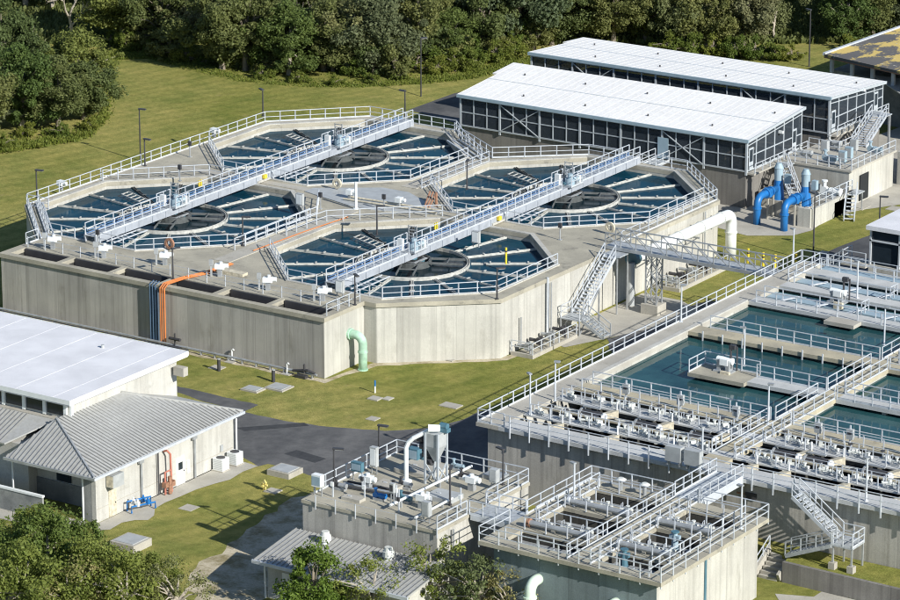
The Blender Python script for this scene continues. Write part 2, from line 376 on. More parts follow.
def inset(poly, d):
    n = len(poly); out = []
    A = sum(poly[i][0]*poly[(i+1) % n][1]-poly[(i+1) % n][0]*poly[i][1] for i in range(n)); sg = 1 if A > 0 else -1
    for i in range(n):
        p0, p1, p2 = Vector(poly[i-1]), Vector(poly[i]), Vector(poly[(i+1) % n])
        e1 = (p1-p0).normalized(); e2 = (p2-p1).normalized()
        n1 = Vector((-e1.y, e1.x))*sg; n2 = Vector((-e2.y, e2.x))*sg
        b = (n1+n2); k = d/max(0.2, (1+n1.dot(n2))); out.append((p1.x+b.x*k, p1.y+b.y*k))
    return out
def octo(cx, cy, r):
    t = r*math.tan(R(22.5))
    return [(cx+r, cy-t), (cx+r, cy+t), (cx+t, cy+r), (cx-t, cy+r), (cx-r, cy+t), (cx-r, cy-t), (cx-t, cy-r), (cx+t, cy-r)]

# ================================================================== GROUND, ROADS, PATHS
def terrain():
    mb = MB()
    xs = [-1500, -500, -250, -150]+list(np.arange(-130, 131, 4.0))+[150, 250, 500, 1500]
    ys = [-1500, -500, -200]+list(np.arange(-130, 201, 4.0))+[250, 500, 1500]
    idx = {}
    for j, y in enumerate(ys):
        for i, x in enumerate(xs):
            idx[i, j] = len(mb.v); inn = -48 < x < 70 and -60 < y < 100
            z = 0 if inn else 0.25*math.sin(x*0.045+1.3)*math.sin(y*0.06)-0.05
            mb.v.append((x, y, z))
    for j in range(len(ys)-1):
        for i in range(len(xs)-1): mb.f.append((idx[i, j], idx[i+1, j], idx[i+1, j+1], idx[i, j+1]))
    o = mb.build('ground', 'grass', smooth=True); tag(o, kind='structure')
terrain()
RG = random.Random(99)
def rag(poly, amp=0.15, step=0.9):
    out = []
    for (x0, y0), (x1, y1) in zip(poly, poly[1:]+poly[:1]):
        L = math.hypot(x1-x0, y1-y0); n = max(1, min(80, int(L/step))); nx, ny = (y1-y0)/max(L, 1e-6), -(x1-x0)/max(L, 1e-6)
        for k in range(n):
            j = RG.uniform(-amp, amp) if k else 0; out.append((x0+(x1-x0)*k/n+nx*j, y0+(y1-y0)*k/n+ny*j))
    return out
def sheet(name, poly, mat, z=0.004, ragged=0.0):
    if ragged: poly = rag(poly, ragged)
    mb = MB(); mb.flat(poly, z); o = mb.build(name, mat); tag(o, kind='structure'); return o
road = at2(0, (155, 381), (176, 392), (205, 402), (240, 411), (285, 421), (330, 427), (385, 431), (430, 428), (462, 420), (480, 411)) + \
    [(19.5, 2), (21.5, 8), (24, 14), (26.8, 14), (26.8, -18), (36, -18.5), (36.5, -27), (25.5, -27)] + \
    at2(0, (345, 510), (325, 486), (318, 478), (300, 472), (283, 467), (268, 464), (258, 466.5), (232, 452)) + [(6.3, -20.5), (-0.4, -20.5), (-0.4, -8.8)]
sheet('road', road, 'asphalt', ragged=0.10)
sheet('gravel_strip', [(-35, -1.15), (0.9, -1.15), (1.0, 0.5), (1.9, 5.2), (10.3, 12.6), (10.3, 15), (9.4, 13), (1.2, 5.7), (0.2, -0.3), (-35, -0.3)], 'dirt', 0.006, 0.16)
sheet('back_road', at2(0, (396, 107), (412, 102), (436, 97), (470, 90), (560, 84), (560, 132), (470, 128), (440, 118)), 'asphalt')
sheet('side_road', at2(0, (792, 271), (812, 259), (838, 247), (862, 238), (890, 228), (930, 214), (990, 200), (990, 300), (860, 330)), 'asphalt')
for nm_, pl_, mt_ in (('road_patch', [(8.5, -17.5), (11.8, -17.9), (12.0, -16.6), (8.8, -16.2)], 'patch'), ('road_patch', [(1.5, -14.5), (2.6, -14.8), (6.2, -10.8), (5.4, -10.4)], 'patch'), ('road_patch', [(17, -14), (20.5, -14.4), (20.7, -12.2), (17.2, -12)], 'patch')):
    M.get('patch') or plain('patch', (0.045, 0.047, 0.05), 0.8, 0, 0.3)
    sheet(nm_, pl_, mt_, 0.008)
sheet('service_road', [(14.3, 22.5), (15.4, 26), (15.6, 36), (17.5, 39), (26.6, 40), (26.6, 14.02), (20.5, 14.02)], 'asphalt', 0.012, 0.1)
sheet('path', [(6.1, -38.3)]+at2(0, (96, 531), (110, 530), (122, 523), (135, 520.5), (148, 520.5), (154, 516), (155, 509), (165, 503), (180, 497), (196, 490), (215, 484), (230, 480), (243, 472), (258, 466.5), (233, 459))+[(6.1, -20.6)], 'slab_concrete', 0.03)
sheet('dirt_track', at2(0, (203, 640), (194, 600), (188, 580), (196, 568), (210, 557), (226, 549), (243, 535), (262, 520), (285, 502), (312, 492), (345, 510), (330, 540), (300, 560), (262, 600), (252, 640)), 'dirt', 0.006, 0.45)
sheet('pavement', [(9.9, 19.0), (12.5, 18.4), (14.2, 22.5), (16.6, 29), (17, 34), (14, 36), (9.9, 36)], 'slab_concrete', 0.02)
sheet('concrete_apron', [(8.6, 57.8), (12.2, 60.2), (12.9, 62.8), (12.2, 68), (13.5, 72), (30, 100), (30, 125), (4, 125), (-2, 66.2), (4.0, 58.9)], 'slab_concrete', 0.02)
sheet('lower_path', [(55.6, -22.6), (58.2, -21.6), (58.2, -20.4), (90, -21.5), (90, -24.0), (57, -24.2)], 'slab_concrete', 0.02)
sheet('entrance_path', [(-14, -41.5), (5.9, -41.2), (6.1, -38.3), (-14, -38.3)], 'slab_concrete', 0.02)

# ================================================================== CLARIFIER TANK BLOCK
T = 5.4
CC = [(-30.4, 18.9), (-30.4, 45.3), (-3.7, 18.9), (-3.9, 45.1)]     # four octagonal basins
RI = 11.75; WL = 4.72
outer = [(-35.2, -0.3), (0.3, -0.3), (0.3, 5.6), (1.5, 5.6), (9.7, 12.6), (9.7, 50.4), (2.0, 58.1), (-9.0, 58.1), (-16.4, 51.3),
         (-22.6, 55.9), (-25.0, 58.9), (-35.8, 58.9), (-43.6, 51.0), (-43.6, 13.4), (-35.2, 4.9)]
tank = thing('settling_tank_block', 'big cast concrete block holding four octagonal settling basins', 'tank', (-17, 0, 0))
holes = [octo(x, y, RI) for x, y in CC]
SLOT = [(-34.3+5.72*k, -34.3+5.72*k+5.2) for k in range(6)]
slots = [[(a, 0.35), (b, 0.35), (b, 2.35), (a, 2.35)] for a, b in SLOT]
mb = MB(); mb.flat(outer, T, holes+slots); mb.sides(outer, T-0.38, T)
for h in holes+slots: mb.sides(h, T-0.38, T)
mb.flat(outer, T-0.38, holes+slots)
mb.build('deck', 'deck_concrete', tank)
wl = inset(outer, 0.16)
for i in range(len(wl)):
    a, b = wl[i], wl[(i+1) % len(wl)]
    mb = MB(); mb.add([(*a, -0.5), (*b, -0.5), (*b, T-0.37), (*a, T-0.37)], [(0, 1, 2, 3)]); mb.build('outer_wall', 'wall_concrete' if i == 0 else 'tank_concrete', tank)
for (x, y) in CC: MB().sides(octo(x, y, RI+0.02), 1.5, T-0.37).build('basin_wall', 'tank_concrete', tank)
mb = MB()
for s in slots: mb.sides([(s[0][0]-.02, s[0][1]-.02), (s[1][0]+.02, s[1][1]-.02), (s[2][0]+.02, s[2][1]+.02), (s[3][0]-.02, s[3][1]+.02)], 1.5, T-0.37)
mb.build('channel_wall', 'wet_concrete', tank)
MB().box(-34.5, 0.0, 0.2, 2.5, 1.4, 2.6).build('channel_water', 'dark_water', tank)
# raised kerbs that read as pale ledges round the basins
for i, (x, y) in enumerate(CC):
    a = octo(x, y, RI+0.45); b = octo(x, y, RI+0.02); mb = MB()
    mb.flat(a, T+0.1, [b]); mb.sides(a, T+0.002, T+0.1); mb.sides(b, T+0.002, T+0.1); mb.build('basin_kerb', 'tank_concrete', tank)
# waters
for (x, y) in CC:
    o = MB().flat(octo(x, y, RI+0.01), WL).build('water', 'clarifier_water'); tag(o, kind='structure')
# recessed dark plaza between the four basins and drain channels
for poly in ([(-18.0, 29.6), (-15.6, 29.6), (-9.6, 31.6), (-9.6, 32.6), (-16.0, 36.5), (-19.0, 36.5), (-24.4, 32.8), (-24.4, 31.4)],):
    MB().prism(poly, T+0.003, T+0.09).build('plaza_plate', 'cabinet_grey', tank)
MB().box(-17.9, -16.2, 8.5, 28.5, T+0.003, T+0.06).build('channel_cover', 'slab_concrete', tank)
MB().box(-17.9, -16.2, 38, 50, T+0.003, T+0.06).build('channel_cover', 'slab_concrete', tank)
MB().box(-41, -22.2, 31.6, 32.6, T+0.003, T+0.05).build('channel_cover', 'slab_concrete', tank)
mb = MB()
for s in (-0.22, 0.22): mb.tube([(-19.5, 31.2+s*2, T+0.25), (-9.5, 31.9+s*2, T+0.25)], 0.09, 6)
mb.build('surface_pipe', 'pale_beige', tank)
# grating stair-like crossings at the junctions (pale strips)
for (a, b) in (((-35.2, 4.9), (-43.6, 13.4)), ((-22.6, 55.9), (-16.4, 51.3))):
    A = Vector((*a, T+0.12)); B = Vector((*b, T+0.12)); n = Vector((-(B-A).y, (B-A).x, 0)).normalized()
    mbb = MB()
    for s in (0.5, 1.1, 1.7): mbb.beam(A+n*-s, B+n*-s, 0.12, 0.1)
    mbb.build('kick_rail', 'aluminium', tank)
# wall pipe along the foot of the long front face
mb = MB(); mb.tube([(-35, -0.75, 0.42), (-0.2, -0.75, 0.42)], 0.10, 6)
for k in range(24): mb.cbox(-34.5+1.47*k, -0.72, 0.0, 0.12, 0.2, 0.5)
mb.build('foot_pipe', 'galvanised', tank)
mb = MB(); mb.cbox(-1.6, -1.0, 0, 1.0, 0.5, 0.25); mb.tube([(-2.6, -0.9, 0.45), (-1.0, -0.9, 0.75), (-0.4, -0.75, 0.5)], 0.11); mb.cyl(-1.4, -0.9, 0.4, 1.2, 0.1)
mb.build('drain_valve', 'dark_metal', tank)
mb = MB(); mb.cbox(-15.2, -0.85, 0.2, 1.2, 0.6, 0.2); mb.tube([(-15.8, -0.8, 1.0), (-14.6, -0.8, 1.0)], 0.14); mb.cyl(-15.2, -0.8, 0.4, 1.5, 0.08)
mb.build('drain_valve', 'dark_metal', tank)

def R_(name, pts, **k):
    mb = MB(); rail(mb, pts, T, **k); mb.build('railing', 'aluminium', tank)
R_('r', [(-43.3, 13.5), (-43.3, 50.9), (-35.7, 58.6), (-25.2, 58.6), (-22.8, 56.0), (-16.4, 51.6), (-9.2, 57.8), (-5.8, 57.8)])
R_('r', [(-1.6, 57.8), (1.9, 57.8), (9.4, 50.3), (9.4, 33.0)])
R_('r', [(-34.9, 3.2), (-34.9, 4.9), (-43.2, 13.3), (-40.6, 13.3)])
# inner railings follow the near half of each basin
for i, (x, y) in enumerate(CC):
    o8 = octo(x, y, RI+0.25)
    R_('r', [o8[5], o8[6], (x-1.9, y-RI-0.25)]); R_('r', [(x+1.0, y-RI-0.25), o8[7], o8[0], o8[1]])
for i in (2,):
    x, y = CC[i]; o8 = octo(x, y, RI+0.9); R_('r', [(o8[4][0]-0.6, o8[4][1]-6), (o8[4][0]-0.4, o8[4][1]), (o8[3][0], o8[3][1]), (x-2, o8[3][1])], toe=False)
x, y = CC[0]; o8 = octo(x, y, RI+0.6); R_('r', [o8[4], (o8[3][0], o8[3][1]), (x-2, o8[3][1])], toe=False)
R_('r', [(-18.2, 12), (-18.2, 24.6), (-21.5, 29.6)], toe=False)
R_('r', [(-15.9, 38.5), (-15.9, 50.2)]); R_('r', [(-17.2, 50.9), (-24.9, 57.8)], toe=False)
# posts and chain along the front slot
mb = MB()
for k in range(18):
    xx = -34.2+2.0*k; mb.beam((xx, 2.6, T), (xx, 2.6, T+1.0), 0.06)
mb.beam((-34.2, 2.6, T+0.95), (-0.2, 2.6, T+0.95), 0.025); mb.beam((-34.2, 2.6, T+0.5), (-0.2, 2.6, T+0.5), 0.025)
mb.build('guard_posts', 'aluminium', tank)
R_('r', [(0.05, 0.4), (0.05, 5.3)], toe=False)
# inner dark baffles hanging in the front channel
mb = MB()
for a, b in SLOT: mb.box(a+0.1, b-0.1, 2.15, 2.3, 4.2, T-0.05)
mb.build('weir_plate', 'dark_metal', tank)

# ------------------------------------------------------------------ clarifier mechanisms
WHERE = ['near left', 'far left', 'near right', 'far right']
def make_mech():
    t = thing('clarifier_mechanism', '', 'clarifier')
    mb = MB(); mb.ringz(0, 0, 4.86, 4.91, WL-0.6, WL+0.28, 44); mb.ringz(0, 0, 5.05, 5.1, WL-0.6, WL+0.28, 44); mb.ringz(0, 0, 4.91, 5.05, WL-0.3, WL+0.06, 44)
    mb.build('ring_launder', 'launder_metal', t)
    MB().ringz(0, 0, 0.4, 4.85, WL-0.1, WL+0.012, 44).build('feedwell_surface', 'feedwell_water', t)
    MB().cyl(0, 0, WL-1, T+1.0, 0.42, 16).build('centre_column', 'teal_paint', t)
    MB().ringz(0, 0, 1.55, 1.7, WL-0.3, WL+0.55, 28).build('inner_ring', 'launder_dark', t)
    mb = MB()
    for a in (25, 115, 205, 295):
        c, s = math.cos(R(a)), math.sin(R(a)); nx, ny = -s*0.75, c*0.75
        for e in (-1, 1): mb.beam((0.5*c+nx*e, 0.5*s+ny*e, WL+0.42), (4.6*c+nx*e, 4.6*s+ny*e, WL+0.42), 0.08, 0.2)
        for q in (1.5, 3.2): mb.beam((q*c-nx, q*s-ny, WL+0.5), (q*c+nx, q*s+ny, WL+0.5), 0.08, 0.1)
    mb.build('rake_arm', 'arm_grey', t)
    for k in range(16):
        a = R(11.25+22.5*k); c, s = math.cos(a), math.sin(a)
        dd = min(RI/max(abs(c), abs(s)), RI*math.sqrt(2)/(abs(c)+abs(s))); r1 = dd-0.05
        mb = MB()
        nx, ny = -s*0.10, c*0.10
        for e in (-1, 1): mb.beam((5.2*c+nx*e, 5.2*s+ny*e, WL+0.06), (r1*c+nx*e, r1*s+ny*e, WL+0.06), 0.05, 0.18)
        mb.beam((5.2*c, 5.2*s, WL+0.0), (r1*c, r1*s, WL+0.0), 0.18, 0.1)
        for q in range(1, 4):
            rr = 5.2+(r1-5.2)*q/4; mb.beam((rr*c-nx*2.2, rr*s-ny*2.2, WL+0.22), (rr*c+nx*2.2, rr*s+ny*2.2, WL+0.22), 0.16, 0.05)
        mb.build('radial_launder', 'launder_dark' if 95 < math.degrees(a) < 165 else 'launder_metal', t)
    # small scum skimmer ladder lying in the water
    mb = MB(); 
    for e in (-0.55, 0.55): mb.beam((-8.8, 4.0+e, WL+0.28), (-5.3, 2.6+e, WL+0.28), 0.1, 0.12)
    for q in range(6): mb.beam((-8.8+0.7*q, 3.45-0.28*q, WL+0.28), (-8.8+0.7*q, 4.55-0.28*q, WL+0.28), 0.08)
    mb.build('scum_trough', 'launder_metal', t)
    mb = MB(); mb.beam((1.4, -RI+0.2, WL+0.9), (0.4, -5.4, WL+0.45), 0.1); mb.beam((2.2, -RI+0.2, WL+0.9), (1.2, -5.4, WL+0.45), 0.1)
    for q in range(5): mb.beam((1.3-0.2*q, -RI+0.7+1.2*q, WL+0.85-0.08*q), (2.1-0.2*q, -RI+0.7+1.2*q, WL+0.85-0.08*q), 0.06)
    mb.build('access_ladder', 'aluminium', t)
    reg(t); return t
mech = make_mech()
for i, (x, y) in enumerate(CC):
    o = place(mech, (x, y, 0), 0, 'round clarifier mechanism of pale launders in the %s octagonal basin' % WHERE[i])
    o['group'] = 'clarifier mechanisms in the octagonal basins'

def make_bridge(name):
    t = thing('access_bridge', '', 'bridge'); zb = T+0.32; Wd = 0.6
    MB().box(-Wd, Wd, -12.2, 38.8, zb+0.30, zb+0.36).build('deck', 'grating', t)
    for e in (-1, 1):
        mb = MB(); mb.box(e*Wd-0.07, e*Wd+0.07, -12.2, 38.8, zb-0.26, zb+0.37)
        for k in range(26): mb.box(e*(Wd+0.09)-0.05, e*(Wd+0.09)+0.05, -12+2.0*k, -11.9+2.0*k, zb-0.24, zb+0.35)
        mb.build('girder', 'girder_paint', t)
    for e in (-1, 1):
        mb = MB(); rail(mb, [(e*Wd, -12.1), (e*Wd, -1.3), (e*(Wd+0.05), -1.3)], zb+0.36, step=1.35); rail(mb, [(e*Wd, 1.3), (e*Wd, 24.4)], zb+0.36, step=1.35); rail(mb, [(e*Wd, 27.2), (e*Wd, 38.7)], zb+0.36, step=1.35)
        mb.build('railing', 'aluminium', t)
    mb = MB()
    for k in range(17): mb.beam((-Wd, -11.5+3*k, zb-0.1), (Wd, -10.2+3*k, zb-0.1), 0.08)
    mb.build('cross_tie', 'girder_paint', t)
    mb = MB(); mb.tube([(-Wd+0.12, -12, zb+0.5), (-Wd+0.12, 38.5, zb+0.5)], 0.055, 6); mb.tube([(-Wd+0.12, -12, zb+0.75), (-Wd+0.12, 38.5, zb+0.7)], 0.045, 6)
    mb.build('conduit', 'bridge_blue', t)
    for yy in (0, 26.3):
        mb = MB(); mb.cbox(0, yy, zb+0.36, 2.2, 2.0, 0.08); mb.box(-1.1, 1.1, yy-1.0, yy+1.0, zb-0.55, zb-0.45)
        pl = mb.build('drive_platform', 'galvanised', t)
        mb = MB(); mb.cyl(0.35, yy, zb+0.44, zb+1.0, 0.5, 14); mb.cyl(0.35, yy, zb+1.0, zb+1.45, 0.26, 10); mb.tube([(0.35, yy, zb+0.9), (0.9, yy+0.7, zb+0.9)], 0.22, 8)
        mb.build('drive_motor', 'blue_panel', pl)
        mb = MB(); mb.cbox(-0.6, yy-0.7, zb+0.44, 0.55, 0.3, 1.0); mb.build('control_box', 'white_paint', pl)
        mb = MB(); mb.cbox(0.75, yy+0.9, zb+0.44, 0.4, 0.35, 0.75); mb.build('control_box', 'white_paint', pl)
        mb = MB(); 
        for e in (-1, 1): mb.beam((e*0.42, yy+0.3, zb+0.44), (e*0.42, yy+0.3, zb+2.5), 0.08)
        for q in range(6): mb.beam((-0.42, yy+0.3, zb+0.9+0.3*q), (0.42, yy+0.3, zb+0.9+0.3*q), 0.06)
        mb.beam((-0.42, yy+1.0, zb+0.44), (-0.42, yy+1.0, zb+1.6), 0.06); mb.build('mast_frame', 'galvanised', pl)
        for e in (-1.1, 1.1): mb = MB(); rail(mb, [(e, yy-1.0), (e, yy+1.0)], zb+0.44, step=1.2); mb.build('platform_railing', 'aluminium', pl)
        # dark drum hanging under the platform
        mb = MB(); mb.box(-0.9, 0.9, yy-0.9, yy+0.9, zb-0.9, zb-0.45); mb.build('gear_case', 'teal_paint', pl)
    # hinge piers on the central wall
    MB().box(-0.8, 0.8, 12.2, 14.2, T+0.1, zb-0.02).build('pier', 'tank_concrete', t)
    mb = MB(); mb.cbox(0.85, 13.2, zb+0.1, 0.25, 0.45, 0.35); mb.build('limit_box', 'yellow_paint', t)
    mb = MB(); mb.cbox(-0.75, 5.0, zb+0.9, 0.12, 0.12, 0.6); mb.cbox(-0.75, 5.3, zb+0.9, 0.12, 0.12, 0.6); mb.build('safety_marker', 'yellow_paint', t)
    reg(t); return t
br = make_bridge('b')
place(br, (-30.4, 18.9, 0), 0, 'long railed steel bridge across the two left octagonal basins')['group'] = 'bridges over the octagonal basins'
place(br, (-3.9, 18.9, 0), 0, 'long railed steel bridge across the two right octagonal basins')['group'] = 'bridges over the octagonal basins'

# ------------------------------------------------------------------ things standing on the clarifier deck
def make_valve():
    t = thing('valve_actuator', '', 'valve', group='white valve actuators along the front channel')
    MB().cbox(0, 0, 0, 0.35, 0.35, 0.75).build('pedestal', 'galvanised', t)
    h = MB().cbox(0, 0, 0.72, 0.85, 0.5, 0.42).tube([(-0.2, 0, 0.95), (0.75, 0, 1.0)], 0.2, 10).cyl(0.1, 0, 1.1, 1.35, 0.16).build('actuator_head', 'white_paint', t)
    MB().cbox(-0.75, -0.1, 0, 0.14, 0.14, 1.45).cbox(-0.75, -0.1, 1.0, 0.35, 0.2, 0.5).build('switch_post', 'cabinet_grey', t)
    reg(t); return t
vp = make_valve()
for i, (x, y) in enumerate(((53, 249), (104, 258), (165, 265), (220, 276.5), (268, 290), (323, 301))):
    X, Y, _ = at(x, y, T); place(vp, (X, Y, T), 0.4, 'white valve actuator on the front deck, %s from the left along the long slot' % ORD[i])

def make_lamp(h, col, name, head=0.75, glass=True):
    t = thing('street_lamp', '', 'lamp', group=name)
    MB().tube([(0, 0, 0), (0, 0, h)], [0.085, 0.06], 8).cbox(0, 0, 0, 0.26, 0.26, 0.06).build('pole', col, t)
    hd = MB().box(-0.08, head, -0.13, 0.13, h-0.02, h+0.09).build('lamp_head', 'galvanised' if col == 'aluminium' else col, t)
    MB().box(0.12, head-0.05, -0.10, 0.10, h-0.055, h-0.025).build('lamp_lens', 'lamp_glass', hd)
    reg(t); return t
L1 = make_lamp(2.7, 'dark_metal', 'dark lamps on the settling tank deck')
L2 = make_lamp(3.2, 'aluminium', 'pale lamps on the filter basin', 0.4)
L3 = make_lamp(5.4, 'dark_metal', 'tall dark lamps on the lawn')
def lamp(P, px, py, z, rz, label): X, Y, _ = at(px, py, z); return place(P, (X, Y, z), rz, label)
for px, py, rz, lb in ((37, 198, 0.2, 'dark lamp at the far left corner of the settling tank deck'), (145, 166, 0.0, 'dark lamp by the left railing midway along the settling tanks'),
        (263, 116, 2.6, 'dark lamp at the back left corner of the far left basin'), (173, 279, 1.2, 'dark lamp on the front deck beside the orange hose'),
        (243, 246, 0.4, 'dark lamp on the near edge of the near left basin'), (355, 305, -0.6, 'dark lamp at the front right corner of the tank deck'),
        (467, 189, 2.0, 'dark lamp on the ledge in front of the far right basin'), (405, 117, 3.0, 'dark lamp behind the far left basin by the bridge end'),
        (377, 235, 0.6, 'dark lamp on the back ledge of the near right basin'), (497, 299, 0.9, 'dark lamp at the right corner of the near right basin')):
    lamp(L1, px, py, T, rz, lb)
lamp(L3, 140.5, 160, 0, 0.2, 'tall dark lamp on the lawn left of the settling tanks')
L4 = make_lamp(6.6, 'dark_metal', 'tall dark lamps on the lawn'); L4['group'] = 'very tall poles by the wood'
lamp(L4, 421, 97, 0, 1.0, 'very tall dark pole on the grass beside the back road')
lamp(L4, 809, 67, 0, 2.8, 'very tall dark pole on the grass behind the far screened building')

# orange hose and blue strip down the front face
h = thing('orange_hose', 'orange hoses laid over the deck and down the front wall', 'hose', (-16.6, -0.4, 0))
for dx in (-0.22, 0.0, 0.24):
    mb = MB(); mb.tube([(-16.6+dx, -0.62, 0.25), (-16.6+dx, -0.62, 5.3), (-16.55+dx, -0.2, 5.62), (-16.5+dx, 2.2, T+0.14), (-15.9+dx, 4.6, T+0.10), (-15.7+dx*0.6, 8.2, T+0.10)], 0.07, 6)
    mb.build('hose', 'orange_hose', h)
mb = MB(); mb.tube([(-16.5, 12.5, T+0.12), (-16.3, 20, T+0.12), (-15.8, 26.2, T+0.12)], 0.045, 6); mb.build('hose', 'orange_hose', h)
mb = MB(); mb.box(-15.4, -12.6, 5.6, 6.4, T+0.01, T+0.25); mb.build('hose_ramp', 'pale_beige', h)
t = thing('cable_riser', 'dark blue cable tray running up the front wall beside the orange hoses', 'cable tray', (-17.7, -0.4, 0))
MB().box(-18.1, -17.35, -0.42, -0.2, 0.3, 5.2).build('tray', 'tray_blue', t)
mb = MB(); [mb.tube([(-18.05+0.3*k, -0.5, 0.3), (-18.05+0.3*k, -0.5, 5.4), (-18.05+0.3*k, 0.1, 5.6)], 0.06, 5) for k in range(3)]; mb.build('cable', 'tray_blue', t)

# green pipe
t = thing('green_pipe', 'pale green pipe bending out of the wall down into the grass', 'pipe', (1.4, 3.6, 0))
arc = [(0.0, 3.6, 3.0), (0.55, 3.6, 3.02)]+[(0.75+0.75*math.sin(R(a)), 3.6, 2.3+0.72*math.cos(R(a))) for a in range(10, 91, 16)]+[(1.5, 3.6, 1.6), (1.5, 3.6, -0.2)]
MB().tube(arc, 0.38, 16).build('pipe', 'green_pipe', t, smooth=True)
MB().tube([(0.14, 3.6, 3.0), (0.34, 3.6, 3.0)], 0.5, 16).build('flange', 'green_pipe', t)
MB().tube([(1.5, 3.6, 1.55), (1.5, 3.6, 1.7)], 0.43, 16).build('flange', 'green_pipe', t); MB().tube([(1.5, 3.6, 0.0), (1.5, 3.6, 0.1)], 0.46, 16).build('flange', 'green_pipe', t)

# small ladder/pipe riser on the grass by the near right basin wall
t = thing('pipe_riser', 'thin capped pipe riser with valves against the pale tank wall', 'pipe', (5.4, 12.0, 0))
MB().box(4.6, 6.6, 9.6, 10.4, 0, 0.08).build('pad', 'slab_concrete', t)
x0, y0, _ = at(457, 351, 0.1)
mb = MB(); 
for dx in (0, 0.25): mb.tube([(x0+dx, y0, 0.05), (x0+dx, y0, 3.2)], 0.07, 6)
for q in range(5): mb.beam((x0, y0, 0.6+0.5*q), (x0+0.25, y0, 0.6+0.5*q), 0.05)
mb.build('riser', 'pale_beige', t); MB().cbox(x0+0.1, y0, 0.05, 0.9, 0.5, 0.5).cyl(x0+1.0, y0, 0, 1.1, 0.07).cbox(x0+1.0, y0, 0.7, 0.3, 0.2, 0.15).build('valve', 'dark_metal', t)

# life rings / hose reels on the railings
for k, (px, py, z, lb) in enumerate(((337, 184, T+0.6, 'round hose reel hung on the railing between the left basins'), (169.5, 244, T+0.6, 'rusty hose reel on the railing of the near left basin'),
                  (610, 228, T+0.6, 'round hose reel by the footbridge and stairs'))):
    X, Y, Z = at(px, py, z); t = thing('hose_reel', lb, 'hose reel', (X, Y, T))
    MB().ringz(X, Y, 0.28, 0.5, T+0.55, T+0.75, 20).build('coil', 'pale_beige' if k != 1 else 'rust', t)
    t2 = t.children[0]; 
    me = t2.data; me.transform(Matrix.Rotation(R(90), 4, 'X') @ Matrix.Translation((0, 0, -0.65))); me.transform(Matrix.Translation((0, 0, 0.65)))
    MB().cbox(X, Y+0.16, T, 0.12, 0.12, 1.1).build('post', 'galvanised', t)
# small cabinets, boxes and clutter on the deck
def gizmo(px, py, z, kind, label, rz=0.0):
    X, Y, _ = at(px, py, z)
    if kind == 'cabinet':
        t = thing('control_cabinet', label, 'cabinet', (X, Y, z), rz); MB().cbox(X, Y, z+0.4, 0.75, 0.35, 1.1).build('box', 'cabinet_grey', t)
        MB().cbox(X-0.3, Y, z, 0.08, 0.08, 1.5).cbox(X+0.3, Y, z, 0.08, 0.08, 1.5).build('stand', 'galvanised', t); MB().box(X-0.3, X+0.3, Y-0.2, Y-0.178, z+0.5, z+1.4).build('door', 'white_paint', t)
    elif kind == 'white':
        t = thing('valve_actuator', label, 'valve', (X, Y, z), rz); MB().cbox(X, Y, z, 0.3, 0.3, 0.5).build('pedestal', 'galvanised', t)
        MB().cbox(X, Y, z+0.48, 0.6, 0.6, 0.45).tube([(X, Y, z+0.7), (X+0.7, Y, z+0.75)], 0.18, 8).build('actuator_head', 'white_paint', t)
    elif kind == 'post':
        t = thing('instrument_post', label, 'post', (X, Y, z), rz); MB().tube([(X, Y, z), (X, Y, z+1.5)], 0.06, 6).cbox(X, Y, z, 0.3, 0.3, 0.06).build('pole', 'galvanised', t)
        MB().cbox(X, Y, z+1.15, 0.34, 0.2, 0.45).build('instrument', 'dark_metal', t)
    elif kind == 'yellow':
        t = thing('marker_post', label, 'post', (X, Y, z), rz); MB().tube([(X, Y, z), (X, Y, z+1.5)], 0.10, 8).build('pole', 'yellow_paint', t)
        MB().tube([(X, Y, z+1.1), (X, Y, z+1.25)], 0.125, 8).build('band', 'dark_metal', t)
    elif kind == 'pipe':
        t = thing('standpipe', label, 'pipe', (X, Y, z), rz); MB().tube([(X, Y, z), (X, Y, z+2.6)], 0.13, 8).build('pipe', 'white_paint', t); MB().cyl(X, Y, z, z+0.1, 0.26, 10).build('flange', 'white_paint', t)
    return t
for a in ((300, 209, T, 'cabinet', 'grey cabinet at the left end of the dark plaza between the basins'), (350, 199, T, 'white', 'white actuator beside the standpipe on the dark plaza'),
          (399, 207, T, 'white', 'white actuator at the right end of the dark plaza'), (356, 209, T, 'pipe', 'white standpipe in the middle of the dark plaza'),
          (320.5, 209, T, 'post', 'instrument post at the left end of the dark plaza'), (384, 211, T, 'post', 'instrument post beside the actuator on the dark plaza'),
          (506, 264, T, 'yellow', 'yellow post on the right deck beside the near right basin'), (180, 181, T, 'post', 'instrument post behind the near left basin'),
          (61, 190, T, 'white', 'white box on the walkway at the far left of the tanks'), (214, 137, T, 'white', 'white box on the walkway left of the far left basin'),
          (190, 157, T, 'post', 'instrument post on the pale deck between the left basins'), (476, 247, T, 'cabinet', 'cabinet on the right deck beside the near right basin'),
          (560, 240, T, 'post', 'instrument post on the right deck near the stair top'), (340, 297, T, 'cabinet', 'grey cabinet at the front right corner of the tank deck'),
          (98, 247, T, 'post', 'instrument post on the deck in front of the near left basin')): gizmo(*a)
# red diagonal bracing stack between right-hand basins
t = thing('pipe_stack', 'rusty red pipes leaning beside the ladder between the basins', 'pipes', (*at(427, 205, T)[:2], T)); X, Y, _ = at(427, 205, T)
mb = MB(); 
for k in range(3): mb.tube([(X-0.6+0.35*k, Y+1.4, T+0.9), (X+0.5+0.25*k, Y-1.2, T+0.1)], 0.09, 6)
mb.tube([(X+0.9, Y+0.2, T), (X+0.9, Y+0.2, T+1.3)], 0.13, 8); mb.build('pipe', 'rust', t)

